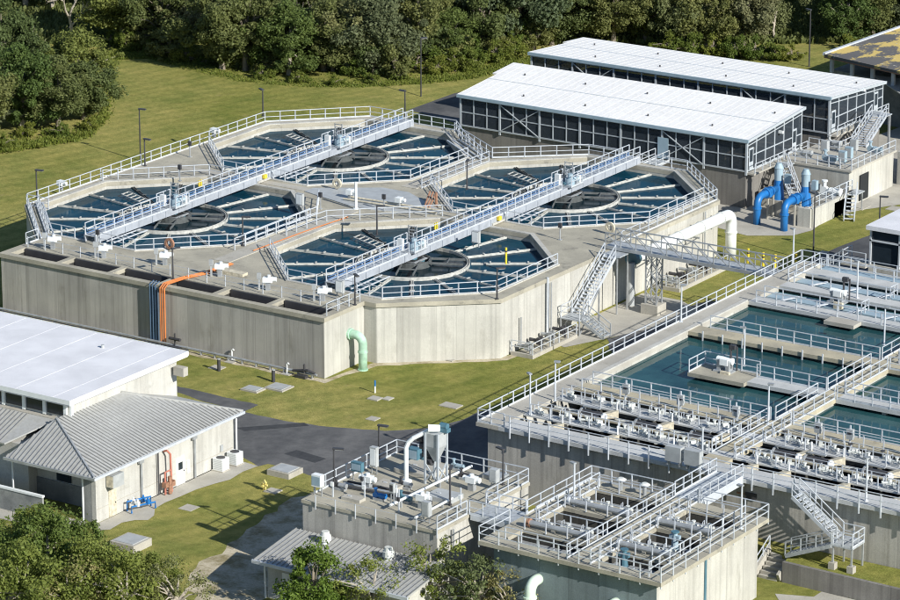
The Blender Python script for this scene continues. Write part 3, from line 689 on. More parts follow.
# ================================================================== FILTER BASIN (right)
B = 6.0; BW = 5.42; XE = 96.0
basin = thing('filter_basin', 'large concrete basin of green water with railed walkways and a filter gallery in front', 'basin', (45, -10, 0))
def slab(x0, x1, y0, y1, name='walkway', mat='deck_concrete', z=B, th=0.32, parent=None):
    return MB().box(x0, x1, y0, y1, z-th, z).build(name, mat, parent or basin)
MB().box(27.2, XE, -16.6, -16.2, -1, B-0.33).build('front_wall', 'wall_concrete', basin)
MB().box(27.2, 27.6, -16.19, 36.2, -1, B-0.33).build('side_wall', 'tank_concrete', basin)
MB().box(28.0, 28.42, -4.4, 35.5, 3, B-0.3).build('inner_wall', 'tank_concrete', basin)
MB().box(27.6, XE, 35.8, 36.2, -1, B-0.33).build('back_wall', 'tank_concrete', basin)
slab(26.5, 28.5, -17.2, 35.0, mat='slab_concrete'); slab(28.52, XE, -17.2, -15.0, mat='pale_deck')
MB().box(28.05, 28.5, -4.4, 21.9, B+0.003, B+0.12).build('kerb', 'block_wall', basin)
slab(45.3, 46.9, -4.3, 11.78, mat='gallery_concrete'); MB().box(45.5, 46.7, -4.3, 35, 2, B-0.33).build('dividing_wall', 'tank_concrete', basin)
slab(45.3, 46.9, 13.62, 22.0, mat='gallery_concrete')
MB().box(28.43, XE, -4.4, -4.05, 3, B-0.3).build('inner_wall', 'tank_concrete', basin)
# finger walkway with a platform at its end
slab(33.9, 39.0, 2.3, 5.0, mat='deck_concrete'); slab(39.02, 45.28, 2.8, 4.3, mat='pale_deck'); slab(46.92, XE, 2.8, 4.3, mat='pale_deck')
for xx in (34.5, 38.5, 43, 51, 57, 63): MB().box(xx-0.15, xx+0.15, 3.0, 4.1, 3, B-0.33).build('pier', 'tank_concrete', basin)
slab(28.52, 45.28, 11.8, 13.6, mat='gallery_concrete'); slab(45.3, XE, 11.8, 13.6, mat='gallery_concrete'); MB().box(28.45, XE, 12.4, 12.7, 3, B-0.33).build('dividing_wall', 'tank_concrete', basin)
for (y0, y1, x0) in ((22.0, 23.6, 26.0), (27.4, 28.9, 28.52), (32.2, 33.8, 28.52)):
    slab(max(28.52, x0), XE, y0, y1, mat='pale_deck'); MB().box(28.45, XE, y0+0.5, y0+0.9, 3, B-0.33).build('dividing_wall', 'tank_concrete', basin)
# lower channel covers and a long grey trough behind the third walkway
MB().box(28.6, XE, 25.0, 26.6, B-0.55, B-0.35).build('channel_cover', 'blue_panel', basin)
MB().box(28.6, XE, 30.2, 31.4, B-0.55, B-0.35).build('channel_cover', 'blue_panel', basin)
MB().box(28.6, XE, 34.0, 35.7, B-0.45, B-0.25).build('channel_cover', 'blue_panel', basin)
o = MB().flat([(28.4, -4.1), (XE, -4.1), (XE, 35.6), (28.4, 35.6)], BW).build('water', 'basin_water'); tag(o, kind='structure')
# gallery: beams and walkways over dark filter cells
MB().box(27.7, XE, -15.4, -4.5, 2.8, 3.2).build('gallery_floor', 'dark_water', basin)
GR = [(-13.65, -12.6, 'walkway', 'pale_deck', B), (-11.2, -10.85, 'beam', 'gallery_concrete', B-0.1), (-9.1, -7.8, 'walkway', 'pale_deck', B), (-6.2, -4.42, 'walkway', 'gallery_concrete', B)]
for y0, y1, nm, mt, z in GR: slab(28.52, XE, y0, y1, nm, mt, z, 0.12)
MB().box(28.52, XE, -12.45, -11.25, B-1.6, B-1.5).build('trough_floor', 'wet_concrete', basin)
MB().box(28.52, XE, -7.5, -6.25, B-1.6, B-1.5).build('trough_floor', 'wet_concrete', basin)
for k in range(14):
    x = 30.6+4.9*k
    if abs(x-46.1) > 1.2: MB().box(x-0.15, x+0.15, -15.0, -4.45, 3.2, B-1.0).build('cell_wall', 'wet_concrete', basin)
slab(45.0, 47.0, -14.98, -13.72, mat='gallery_concrete'); slab(45.0, 47.0, -12.48, -11.22, mat='gallery_concrete'); slab(45.0, 47.0, -10.83, -9.12, mat='gallery_concrete'); slab(45.0, 47.0, -7.58, -6.22, mat='gallery_concrete')
def BR(pts, z=B, **k): mb = MB(); rail(mb, pts, z, **k); return mb.build('railing', 'aluminium', basin)
BR([(26.6, -17.1), (26.6, 34.9)], step=1.7); BR([(26.6, -17.1), (29, -17.1)])
mb = MB()
for k in range(38):
    x = 29.6+1.75*k; mb.beam((x, -17.27, B-0.75), (x, -17.27, B+1.07), 0.09)
mb.beam((29, -17.27, B+1.07), (XE, -17.27, B+1.07), 0.055); mb.beam((29, -17.27, B+0.55), (XE, -17.27, B+0.55), 0.045)
mb.build('railing', 'aluminium', basin)
for k in range(24): MB().box(29.4+1.75*k, 29.65+1.75*k, -17.1, -16.62, B-0.55, B-0.34).build('bracket', 'galvanised', basin)
for y in (-4.45,): BR([(29.2, y), (45.1, y)], step=1.85); BR([(47.1, y), (XE, y)], step=1.85)
for y, h_ in ((-13.62, 0.95), (-9.05, 0.95), (-6.1, 0.95)):
    BR([(29.2, y), (44.9, y)], h=h_, step=1.7, toe=False, bar=0.045, mid=0); BR([(47.2, y), (XE, y)], h=h_, step=1.7, toe=False, bar=0.045, mid=0)
for y in (-12.55, -7.65): BR([(29.2, y), (44.9, y)], h=0.8, step=1.2, toe=False, bar=0.03, mid=0, post=0.065); BR([(47.2, y), (XE, y)], h=0.8, step=1.2, toe=False, bar=0.03, mid=0, post=0.065)
BR([(45.05, -13.4), (45.05, -4.6)]); BR([(46.95, -13.4), (46.95, -4.6)])
BR([(45.35, -4.1), (45.35, 2.7)]); BR([(46.85, -4.1), (46.85, 2.7)]); BR([(45.35, 4.4), (45.35, 11.7)]); BR([(46.85, 4.4), (46.85, 11.7)])
BR([(45.35, 13.7), (45.35, 21.9)]); BR([(46.85, 13.7), (46.85, 21.9)])
BR([(34.0, 2.35), (34.0, 4.95), (39.0, 4.95)]); BR([(39.1, 4.28), (45.3, 4.28)]); BR([(47, 4.28), (XE, 4.28)]); BR([(47, 2.84), (XE, 2.84)])
BR([(29.6, 13.56), (45.2, 13.56)]); BR([(47, 13.56), (XE, 13.56)]); BR([(47, 11.84), (XE, 11.84)])
for k in range(9): MB().beam((29.9+1.85*k, 11.74, B-0.6), (29.9+1.85*k, 11.74, B+0.25), 0.09).build('cleat', 'aluminium', basin)
for y in (23.5, 28.8, 33.7): BR([(29.2, y), (XE, y)], step=1.75, toe=False)
BR([(29.2, 22.05), (38.8, 22.05)], step=1.75, toe=False); BR([(41, 22.05), (XE, 22.05)], step=1.75, toe=False); BR([(29.2, 35.0), (XE, 35.0)], step=2.2, toe=False, bar=0.045)
BR([(28.4, 34.9), (28.4, 29.2)]); BR([(26.7, 34.9), (29.1, 34.9)])
for yy in (24.4, 29.7): BR([(38.3, yy-0.7), (38.3, yy+0.6)], toe=False, step=0.7); BR([(44.2, yy-0.7), (44.2, yy+0.6)], toe=False, step=0.7)
# pale blocks across the launder ends at the back of the basin
for k in range(10):
    for y0 in (24.1, 29.3): MB().beam((30.5+3.2*k, y0-0.3, B-0.1), (31.3+3.2*k, y0+1.6, B-0.1), 0.22, 0.1).build('launder_arm', 'aluminium', basin)
for y in (-12.15, -6.95): MB().tube([(28.8, y, B-0.3), (XE, y, B-0.3)], 0.14, 8).build('long_pipe', 'galvanised', basin)
for y in (-14.0, -9.5): MB().tube([(28.8, y, B-0.55), (XE, y, B-0.55)], 0.1, 8).build('long_pipe', 'cream_pipe', basin)

# gallery equipment, one bay of each and copies along the rows
def make_actuator():
    t = thing('filter_actuator', '', 'actuator', group='white actuators on the gallery walkways')
    MB().cbox(0, 0, 0, 1.0, 0.4, 0.14).cbox(-0.35, 0, 0.1, 0.16, 0.24, 0.22).cbox(0.35, 0, 0.1, 0.16, 0.24, 0.22).build('base_frame', 'galvanised', t)
    MB().tube([(-0.55, 0, 0.4), (0.55, 0, 0.4)], 0.11, 8).tube([(-0.6, 0, 0.4), (-0.52, 0, 0.4)], 0.17, 8).tube([(0.45, 0, 0.4), (0.6, 0, 0.4)], 0.17, 8).build('cylinder', 'cream_pipe', t)
    MB().cyl(0.15, 0, 0.45, 0.72, 0.13, 8).cyl(0.15, 0, 0.72, 0.78, 0.2, 10).build('head', 'cream_pipe', t)
    MB().tube([(-0.4, 0.2, 0.3), (-0.4, 0.2, 0.95), (-0.4, -0.25, 0.95), (-0.4, -0.25, 0.3)], 0.04, 5).build('bracket', 'aluminium', t)
    reg(t); return t
def make_drum():
    t = thing('valve_drum', '', 'valve', group='dark valve drums over the filter cells')
    MB().tube([(-0.8, 0, 0.0), (0.9, 0, 0.0)], 0.46, 14).build('drum', 'dark_metal', t, smooth=False)
    MB().tube([(-0.95, 0, 0.0), (-0.8, 0, 0.0)], 0.56, 14).cbox(0, 0, 0.66, 1.5, 0.25, 0.1).build('rim', 'galvanised', t)
    reg(t); return t
def make_gate():
    t = thing('gate_housing', '', 'gate housing', group='pale gate housings over the filter cells')
    v = [(-0.26, -0.6, 0), (0.26, -0.6, 0), (0.26, 0.6, 0), (-0.26, 0.6, 0), (-0.26, -0.6, 0.3), (0.26, -0.6, 0.3), (0.26, 0.6, 0.62), (-0.26, 0.6, 0.62)]
    MB().add(v, [(3, 2, 1, 0), (4, 5, 6, 7), (0, 1, 5, 4), (1, 2, 6, 5), (2, 3, 7, 6), (3, 0, 4, 7)]).build('cover', 'pale_beige', t)
    MB().tube([(0.36, -0.55, 0.25), (0.62, -0.55, 0.25)], 0.26, 10).tube([(0, 0.5, 0.6), (0, 0.5, 1.25)], 0.07, 6).build('outlet', 'white_paint', t)
    reg(t); return t
def make_box():
    t = thing('junction_box', '', 'electric box', group='grey junction boxes on the gallery')
    MB().cbox(0, 0, 0.35, 0.55, 0.3, 0.8).build('box', 'cabinet_grey', t); MB().cbox(0, 0, 0, 0.1, 0.1, 1.45).build('stand', 'aluminium', t)
    MB().cbox(0, -0.16, 0.75, 0.3, 0.03, 0.25).build('panel', 'dark_metal', t); reg(t); return t
PA, PD, PG, PB = make_actuator(), make_drum(), make_gate(), make_box()
rn = {-13.1: 'front', -8.4: 'rear'}
cnt = {}
def nth(key):
    cnt[key] = cnt.get(key, 0)+1; return ORD[cnt[key]-1]
for y in (-13.1, -8.4):
    for k in range(20):
        x = 30.0+1.72*k
        if abs(x-46) < 1.3: continue
        place(PA, (x+(0.25 if k % 3 else -0.3), y+0.12*(k % 3-1), B), 0.15*((k*7) % 5-2), '%s white actuator from the left along the %s gallery walkway' % (nth('a%g' % y), rn[y])).scale = (0.8, 0.8, 0.8)
for k in range(7):
    x = 32.5+4.9*k
    if abs(x-46) < 1.8: x += 2.2
    place(PD, (x, -10.0, B-0.45), 0, '%s dark valve drum from the left in the middle row of cells' % nth('d'))
    place(PG, (x+1.6, -9.9, B-0.3), -0.9, '%s pale gate housing from the left beside a dark drum' % nth('g'))
    place(PG, (x-0.6, -14.3, B-0.5), -0.9, '%s pale gate housing from the left in the front row of cells' % nth('g2'))
    place(PB, (x+0.6, -5.9, B), 0, '%s grey junction box from the left on the rear gallery walkway' % nth('b'))
def make_valvebox():
    t = thing('trough_valve', '', 'valve', group='small valves along the gallery troughs')
    MB().cbox(0, 0, 0, 0.9, 0.7, 0.5).cbox(0.1, 0, 0.5, 0.3, 0.5, 0.25).build('body', 'cream_pipe', t)
    MB().tube([(0.5, 0, 0.35), (1.1, 0.1, 0.35)], 0.15, 8).cyl(-0.2, 0, 0.5, 1.05, 0.06, 6).build('stem', 'galvanised', t)
    MB().cyl(-0.2, 0, 1.03, 1.09, 0.2, 10).build('handwheel', 'dark_metal', t)
    reg(t); return t
PV = make_valvebox()
for y, nm in ((-11.8, 'front'), (-6.9, 'rear')):
    for k in range(12):
        x = 31.4+2.75*k
        if abs(x-46) < 1.6: continue
        place(PV, (x, y, B-0.74), 0.3*((k*5) % 4-1.5), '%s small valve from the left in the %s gallery trough' % (nth('v%g' % y), nm))
for k in range(7):
    x = 30.9+4.9*k
    if abs(x-46) < 1.6: continue
    t = thing('trough_pipe', '%s dark rectangular hatch from the left in front gallery cells' % nth('h'), 'hatch', (x, -14.3, B-0.5), 0, 'hatches over the front filter cells')
    MB().box(x-0.75, x+0.75, -14.9, -13.8, B-0.62, B-0.5).build('panel', 'blue_panel', t); MB().box(x-0.1, x+0.1, -14.8, -13.9, B-0.5, B-0.42).build('handle', 'aluminium', t)
for (px, py, lb) in ((673, 466, 'left grey control cabinet on the front gallery deck'), (692, 470, 'right grey control cabinet on the front gallery deck')):
    X, Y, _ = at(px, py, B); t = thing('control_cabinet', lb, 'cabinet', (X, Y+0.2, B), 0, 'cabinets on the front gallery deck')
    MB().box(X-0.65, X+0.65, Y-0.1, Y+0.5, B+0.35, B+1.5).build('box', 'cabinet_grey', t); MB().box(X-0.55, X-0.45, Y, Y+0.4, B, B+0.35).build('leg', 'galvanised', t); MB().box(X+0.45, X+0.55, Y, Y+0.4, B, B+0.35).build('leg', 'galvanised', t)
# lamps of the basin
for px, py, rz, lb in ((530, 414, 2.6, 'pale lamp on the left front corner of the filter gallery'), (681, 322, 0.3, 'pale lamp on the left walkway of the filter basin'),
        (555, 401, 0.3, 'pale lamp on the left walkway just behind the filter gallery'), (793, 264.5, 2.8, 'pale lamp at the back left corner of the filter basin'), (744, 366, 3.4, 'pale lamp on the finger walkway beside its platform'),
        (768, 424, 0.2, 'pale lamp where the crosswalk meets the filter gallery'), (884, 345, 0.2, 'pale lamp on the crosswalk farther along the basin'),
        (857, 298, 2.8, 'pale lamp on the third walkway at the back of the basin'), (702, 469, 2.6, 'pale lamp on the front gallery deck by the cabinets'),
        (866, 501, 2.6, 'pale lamp on the front gallery deck above the staircase')):
    lamp(L2, px, py, B, rz, lb)
# sludge drive with red wheel
def drive(px, py, lb, red):
    X, Y, _ = at(px, py, B); t = thing('gate_drive', lb, 'machine', (X, Y, B))
    MB().cbox(X, Y, B, 1.6, 1.1, 0.12).cbox(X-0.4, Y, B+0.1, 0.3, 0.8, 0.9).cbox(X+0.4, Y, B+0.1, 0.3, 0.8, 0.9).build('frame', 'galvanised', t)
    MB().tube([(X-0.7, Y, B+0.9), (X+0.7, Y, B+0.9)], 0.28, 10).cbox(X+0.1, Y-0.3, B+0.6, 0.7, 0.4, 0.5).build('gearbox', 'white_paint', t)
    MB().cyl(X+0.5, Y, B+0.3, B+2.3, 0.09, 6).cyl(X+0.9, Y+0.3, B+0.1, B+2.1, 0.07, 6).cbox(X+0.6, Y+0.1, B+1.9, 0.5, 0.35, 0.35).build('spindle', 'dark_metal', t)
    w_ = MB().ringz(0, 0, 0.32, 0.5, -0.1, 0.1, 18).cyl(0, 0, -0.08, 0.08, 0.2, 8).build('wheel', 'red_paint' if red else 'pale_beige', t)
    w_.data.transform(Matrix.Translation((X-t.location.x+0.3, -0.6, 1.1)) @ Matrix.Rotation(R(90), 4, 'X'))
    MB().cbox(X+0.4, Y-0.7, B-1.0, 0.8, 0.3, 1.2).build('stem_guide', 'pale_beige', t)
X, Y, _ = at(715, 331, B)
slab(36.4, 39.2, 20.6, 21.98, 'platform', 'slab_concrete')
drive(838, 302, 'machine with red wheel on the third walkway of the basin', True)
drive(725, 371, 'machine with rusty wheel on the finger platform in the basin', False)

# bank, retaining wall, steps and staircase below the basin front
o = MB().prism([(54.9, -20.0), (XE, -20.9), (XE, -16.65), (50.0, -16.65), (49.0, -17.0), (54.6, -18.8)], -0.2, 1.45).build('bank', 'grass'); tag(o, kind='structure')
rw = MB().beam((54.9, -20.15, 0.75), (XE, -21.05, 0.75), 0.3, 1.62).build('retaining_wall', 'dark_base_wall'); tag(rw, 'low dark retaining wall holding the grass bank below the staircase', 'wall')
st = thing('steps', 'short flight of concrete steps beside the retaining wall', 'steps', (54.4, -20.4, 0))
for k in range(6): MB().box(53.0, 54.5, -20.4+0.36*k, -20.1+0.36*k, -0.2, 0.22*(k+1)).build('step', 'slab_concrete', st)
for x in (52.8, 54.7): MB().beam((x, -20.5, 0.35), (x, -18.3, 1.5), 0.22, 0.6).build('side_wall', 'slab_concrete', st)
mb = MB(); rail(mb, [(50.5, -19.9, 1.0), (52.8, -20.3, 0.5), (52.8, -18.4, 1.5)], 0, step=1.1, toe=False); mb.build('railing', 'aluminium', st)
def stairs(t, a, b, wdt, n, mat='aluminium', side=1.0):
    """straight flight from a (top) to b (bottom): treads, two stringers, two railings"""
    a, b = Vector(a), Vector(b); d = (b-a); hd = Vector((d.x, d.y, 0)).normalized(); nn = Vector((-hd.y, hd.x, 0))*(wdt/2)
    tm = MB()
    for k in range(n):
        p = a.lerp(b, (k+0.5)/n); tm.beam(p-nn, p+nn, 0.27, 0.06)
    tm.build('treads', mat, t)
    for e in (-1, 1): MB().beam(a+nn*e+Vector((0, 0, -0.05)), b+nn*e+Vector((0, 0, -0.05)), 0.08, 0.28).build('stringer', mat, t)
    for e in (-1, 1):
        mb = MB(); rail(mb, [tuple(a+nn*e), tuple(b+nn*e)], 0, step=1.2, toe=False, post=0.07, bar=0.065); mb.build('railing', mat, t)
t = thing('staircase', 'aluminium staircase with landing going down from the filter gallery deck', 'stairs', (58.3, -18.0, 0))
stairs(t, (54.6, -18.0, 6.0), (58.3, -18.0, 3.35), 1.1, 13)
MB().box(58.3, 60.0, -19.3, -17.4, 3.2, 3.3).build('landing', 'grating', t)
mb = MB(); rail(mb, [(58.3, -17.45), (59.95, -17.45), (59.95, -19.25), (58.4, -19.25)], 3.3, step=0.9); mb.build('railing', 'aluminium', t)
for x, y in ((58.4, -17.5), (59.9, -17.5), (58.4, -19.2), (59.9, -19.2)):
    MB().beam((x, y, 1.4), (x, y, 3.2), 0.12).build('support_post', 'galvanised', t)
for x in (58.4, 59.9): MB().box(x-0.25, x+0.25, -19.45, -18.95, 1.3, 1.95).build('pedestal', 'slab_concrete', t)
stairs(t, (58.3, -18.9, 3.25), (54.6, -18.9, 1.7), 0.9, 12, 'grating')
# projecting walkway below the gallery deck, left of the staircase
t = thing('pipe_bridge', 'rusty pipe crossing under the gallery deck beside the link bridge', 'pipe', (49.5, -16.4, 0))
MB().tube([(49.0, -16.5, 4.6), (52.2, -16.4, 4.6), (52.2, -16.4, 2.2)], 0.14, 8).build('pipe', 'rust', t); MB().cbox(50.2, -16.5, 4.3, 0.9, 0.4, 0.5).build('valve', 'dark_metal', t)

# ================================================================== LOWER FILTER TANK (front right)
lt = thing('small_filter_tank', 'smaller pale concrete filter tank with railed walkways and dark cells in the foreground', 'tank', (48, -30, 0))
LX0, LX1, LY0, LY1 = 40.6, 55.4, -38.6, -23.4
wq = [(41.6, -38.1), (54.8, -38.1), (54.8, -23.9), (41.6, -23.9)]
for i in range(4):
    a, b = wq[i], wq[(i+1) % 4]; MB().add([(*a, -1), (*b, -1), (*b, B-0.3), (*a, B-0.3)], [(0, 1, 2, 3)]).build('outer_wall', 'blue_grey_wall' if i == 0 else 'tank_concrete', lt)
cells = [[(xa, ya), (xb, ya), (xb, yb), (xa, yb)] for xa, xb in ((42.0, 47.5), (49.7, 54.0)) for ya, yb in ((-37.4, -34.9), (-33.0, -29.5), (-27.4, -24.9))]
mb = MB(); lp = [(LX0, LY0), (LX1, LY0), (LX1, LY1), (LX0, LY1)]; mb.flat(lp, B, cells); mb.sides(lp, B-0.3, B); mb.flat(lp, B-0.3, cells)
for c in cells: mb.sides(c, B-0.3, B)
mb.build('deck', 'deck_concrete', lt)
for c in cells:
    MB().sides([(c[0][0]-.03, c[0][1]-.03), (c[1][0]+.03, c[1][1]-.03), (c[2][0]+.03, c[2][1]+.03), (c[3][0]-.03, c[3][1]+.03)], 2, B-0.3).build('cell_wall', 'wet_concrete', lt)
    MB().box(c[0][0]-.02, c[1][0]+.02, c[0][1]-.02, c[2][1]+.02, 2.0, 3.2).build('cell_water', 'dark_water', lt)
    ym = (c[0][1]+c[2][1])/2
    MB().box(c[0][0], c[1][0], ym-0.75, ym-0.6, 3.4, B-1.3).build('baffle', 'wet_concrete', lt)
    MB().box(c[0][0], c[1][0], ym+0.7, ym+1.1, B-0.95, B-0.8).build('trough', 'galvanised', lt)
def LR(pts, **k): mb = MB(); rail(mb, pts, B, **k); mb.build('railing', 'aluminium', lt)
LR([(LX0+.05, -34.6), (LX0+.05, LY0+.05), (LX1-.05, LY0+.05), (LX1-.05, LY1-.05), (49.7, LY1-.05)], step=1.7, drop=0.45, toe=False)
LR([(47.5, LY1-.05), (LX0+.05, LY1-.05), (LX0+.05, -32.2)], step=1.7, toe=True)
LR([(47.65, -38.2), (47.65, LY1)], step=1.4); LR([(49.55, -38.2), (49.55, LY1)], step=1.4)
LR([(54.1, -38.0), (54.1, -31)], step=1.4, toe=False); LR([(54.1, -29.5), (54.1, -24.6)], step=1.4, toe=False); LR([(41.9, -33.0), (41.9, -24.4)], step=1.5, toe=True)
for c in cells:
    LR([(c[0][0]+0.1, c[0][1]), (c[1][0]-0.1, c[1][1])], h=0.95, step=1.3, toe=False, bar=0.05, mid=0); LR([(c[3][0]+0.1, c[3][1]), (c[2][0]-0.1, c[2][1])], h=0.95, step=1.6, toe=False, bar=0.05, mid=0)
k = 0
for (x0, x1, ys, nm) in ((42.6, 47.2, (-34.0, -28.6), 'left'), (50.0, 53.8, (-34.0, -28.6), 'right')):
    for y in ys:
        rw_ = 'front' if y < -31 else 'rear'
        for q in range(3):
            x = x0+0.6+q*(x1-x0-1)/2.2
            place(PA, (x, y+0.35, B), 0.2*(q-1), '%s white actuator in the %s row of the %s half of the small filter tank' % (ORD[q], rw_, nm))
        t = thing('inlet_pipe', 'grey horizontal pipe across the %s row of the %s half of the small filter tank' % (rw_, nm), 'pipe', (x0, y, B))
        MB().tube([(x0-0.4, y-0.35, B+0.35), (x1+0.2, y-0.35, B+0.35)], 0.2, 10).build('pipe', 'galvanised', t)
        MB().tube([(x0-0.55, y-0.35, B+0.35), (x0-0.35, y-0.35, B+0.35)], 0.32, 10).build('flange', 'rust' if (nm, rw_) == ('left', 'front') else 'aluminium', t)
        for q in (1.6, 3.0): MB().cbox(x0+q, y-0.35, B, 0.3, 0.3, 0.3).build('support', 'slab_concrete', t)
for (x, y, lb) in ((51.0, -36.1, 'blue valve on the front right trough of the small filter tank'), (52.2, -31.2, 'small blue valve beside the rear right row of the small filter tank')):
    t = thing('blue_valve', lb, 'valve', (x, y, B)); MB().cyl(x, y, B-0.6, B+0.7, 0.3, 10, 0.16).cbox(x, y, B+0.2, 0.8, 0.3, 0.3).build('body', 'blue_panel' if y > -32 else 'teal_paint', t); MB().cyl(x, y, B+0.7, B+0.78, 0.3, 10).build('handwheel', 'teal_paint', t)
for (x, y, lb) in ((43.6, -24.2, 'round vent at the back left of the small filter tank'), (45.6, -24.2, 'round vent at the back of the small filter tank near the link bridge')):
    t = thing('roof_vent', lb, 'vent', (x, y, B)); MB().cyl(x, y, B, B+0.8, 0.14).build('stem', 'galvanised', t); MB().cyl(x, y, B+0.8, B+0.95, 0.42, 12, 0.2).build('cap', 'cream_pipe', t)
for px, py, rz, lb in ((574, 506, 2.8, 'pale lamp on the left walkway of the small filter tank'), (741, 529, 3.0, 'pale lamp on the right edge of the small filter tank')): lamp(L2, px, py, B, rz, lb)
# pale green overflow pipes on the front face
def mint(x, lb, ztop=4.0):
    t = thing('overflow_pipe', lb, 'pipe', (x, -38.6, 0), 0, 'pale green pipes on the front of the small filter tank')
    arc = [(x, -38.1, ztop), (x, -38.4, ztop)]+[(x, -38.5-0.7*math.sin(R(a)), ztop-0.7+0.7*math.cos(R(a))) for a in range(15, 91, 15)]+[(x, -39.2, ztop-1), (x, -39.2, 0)]
    MB().tube(arc, 0.40, 16).build('pipe', 'mint_pipe', t, smooth=True); MB().tube([(x, -39.2, ztop-1.1), (x, -39.2, ztop-0.95)], 0.5, 16).build('flange', 'mint_pipe', t)
mint(45.3, 'pale green bent pipe on the small filter tank, the left and higher one'); mint(51.6, 'pale green bent pipe on the small filter tank, the right and lower one', 3.6)
MB().box(54.82, 54.88, -31.6, -31.35, 0, B-0.3).build('downpipe', 'teal_paint', lt)
# link bridges
t = thing('link_bridge', 'railed metal bridge from the small filter tank up to the filter gallery', 'bridge', (48.7, -19, 0))
MB().box(47.65, 49.75, -23.4, -17.22, B+0.0, B+0.12).build('deck', 'grating', t)
for x in (47.6, 49.8):
    MB().box(x-0.04, x+0.04, -23.4, -17.22, B-0.45, B+0.14).build('girder', 'aluminium', t); mb = MB(); rail(mb, [(x, -23.3), (x, -17.25)], B+0.1, step=1.2); mb.build('railing', 'aluminium', t)
t = thing('link_bridge', 'railed metal bridge between the equipment block and the small filter tank', 'bridge', (39, -33, 0))
MB().box(37.3, 40.58, -34.5, -32.3, B-0.12, B+0.0).build('deck', 'grating', t)
for y in (-34.5, -32.3): MB().box(37.3, 40.58, y-0.04, y+0.04, B-0.4, B+0.02).build('girder', 'aluminium', t)
for y in (-34.5, -32.3): mb = MB(); rail(mb, [(37.2, y), (40.6, y)], B, step=1.1); mb.build('railing', 'aluminium', t)

# ================================================================== EQUIPMENT BLOCK AND SHED (front centre)
eb = thing('equipment_block', 'flat topped concrete block crowded with pumps and pipes behind the ribbed shed roof', 'tank', (31, -31, 0))
KX0, KX1, KY0, KY1 = 25.4, 37.2, -38.6, -26.4
MB().prism([(KX0, KY0), (KX1, KY0), (KX1, KY1), (KX0, KY1)], B-0.25, B).build('deck', 'deck_concrete', eb)
wq = inset([(KX0, KY0), (KX1, KY0), (KX1, KY1), (KX0, KY1)], 0.08)
for i in range(4):
    a, b = wq[i], wq[(i+1) % 4]; MB().add([(*a, -1), (*b, -1), (*b, B-0.24), (*a, B-0.24)], [(0, 1, 2, 3)]).build('outer_wall', 'wall_concrete' if i != 1 else 'tank_concrete', eb)
def ER(pts, **k): mb = MB(); rail(mb, pts, B, **k); mb.build('railing', 'aluminium', eb)
ER([(KX0+.1, -37.0), (KX0+.1, KY1-.1)], step=1.4); ER([(KX0+.1, KY1-.1), (KX1-.1, KY1-.1)], step=1.8, toe=False)
ER([(KX1-.1, KY1-.1), (KX1-.1, -32.0)], step=1.3, mid=1); ER([(KX1-.1, -34.7), (KX1-.1, KY0+.1)], step=1.3)
mb = MB()
for k in range(7): mb.beam((KX0+1.3+1.75*k, KY0-0.06, B-0.5), (KX0+1.3+1.75*k, KY0-0.06, B+0.6), 0.065)
mb.beam((KX0+1.3, KY0-0.06, B+0.57), (KX0+1.3+1.75*6, KY0-0.06, B+0.57), 0.02); mb.build('guard_posts', 'aluminium', eb)
mb = MB(); mb.cyl(KX1+0.15, -36.8, 2.4, 5.6, 0.08, 6); mb.beam((KX1+0.1, -38.0, 5.2), (KX1+0.1, -34.9, 5.2), 0.06); mb.build('wall_pipe', 'galvanised', eb)
# hopper tower with blue motor and white duct
t = thing('hopper_tower', 'pale steel hopper on braced legs with blue motor and white bent duct', 'hopper', (31.2, -30.3, B))
HX0, HX1, HY0, HY1, HT = 31.0, 32.1, -30.9, -29.7, B+4.0
for x in (HX0, HX1):
    for y in (HY0, HY1): MB().beam((x, y, B), (x, y, HT), 0.14).build('leg', 'steel_frame', t)
mb = MB(); zc = HT-0.1; zl = B+2.0; cx, cy = (HX0+HX1)/2, (HY0+HY1)/2
top = [(HX0, HY0), (HX1, HY0), (HX1, HY1), (HX0, HY1)]
mb.add([(x, y, zc) for x, y in top]+[(x, y, B+2.9) for x, y in top]+[(cx+(x-cx)*.25, cy+(y-cy)*.25, B+1.7) for x, y in top],
       [(0, 1, 2, 3), (0, 4, 5, 1), (1, 5, 6, 2), (2, 6, 7, 3), (3, 7, 4, 0), (4, 8, 9, 5), (5, 9, 10, 6), (6, 10, 11, 7), (7, 11, 8, 4), (8, 11, 10, 9)])
mb.build('hopper', 'cabinet_grey', t)
mb = MB(); mb.beam((HX1, HY0, B+0.2), (HX1, HY1, B+1.6), 0.08); mb.beam((HX1, HY1, B+0.2), (HX1, HY0, B+1.6), 0.08); mb.beam((HX0, HY0, B+0.2), (HX1, HY0, B+1.6), 0.08); mb.beam((HX1, HY0, B+0.2), (HX0, HY0, B+1.6), 0.08); mb.build('brace', 'steel_frame', t)
MB().tube([(29.6, -31.3, B), (29.6, -31.3, B+2.6), (29.75, -31.2, B+3.05), (30.1, -31.1, B+3.4), (31.3, -30.6, B+4.15)], 0.17, 10).cyl(29.6, -31.3, B, B+0.12, 0.42, 12).build('duct', 'white_paint', t)
MB().tube([(31.2, -30.8, HT+0.28), (31.9, -30.3, HT+0.26)], [0.30, 0.26], 12).build('fan_housing', 'white_paint', t)
MB().tube([(31.7, -29.9, HT+0.35), (32.3, -29.9, HT+0.35)], 0.24, 10).cbox(32.0, -29.9, HT-0.1, 0.8, 0.5, 0.3).build('motor', 'teal_paint', t)
mb = MB()
for k in range(4): mb.tube([(30.0+0.25*k, -30.3, B+3.2-0.55*k), (30.5+0.25*k, -30.3, B+3.2-0.55*k)], 0.3, 8)
mb.build('filter_bags', 'dark_metal', t)
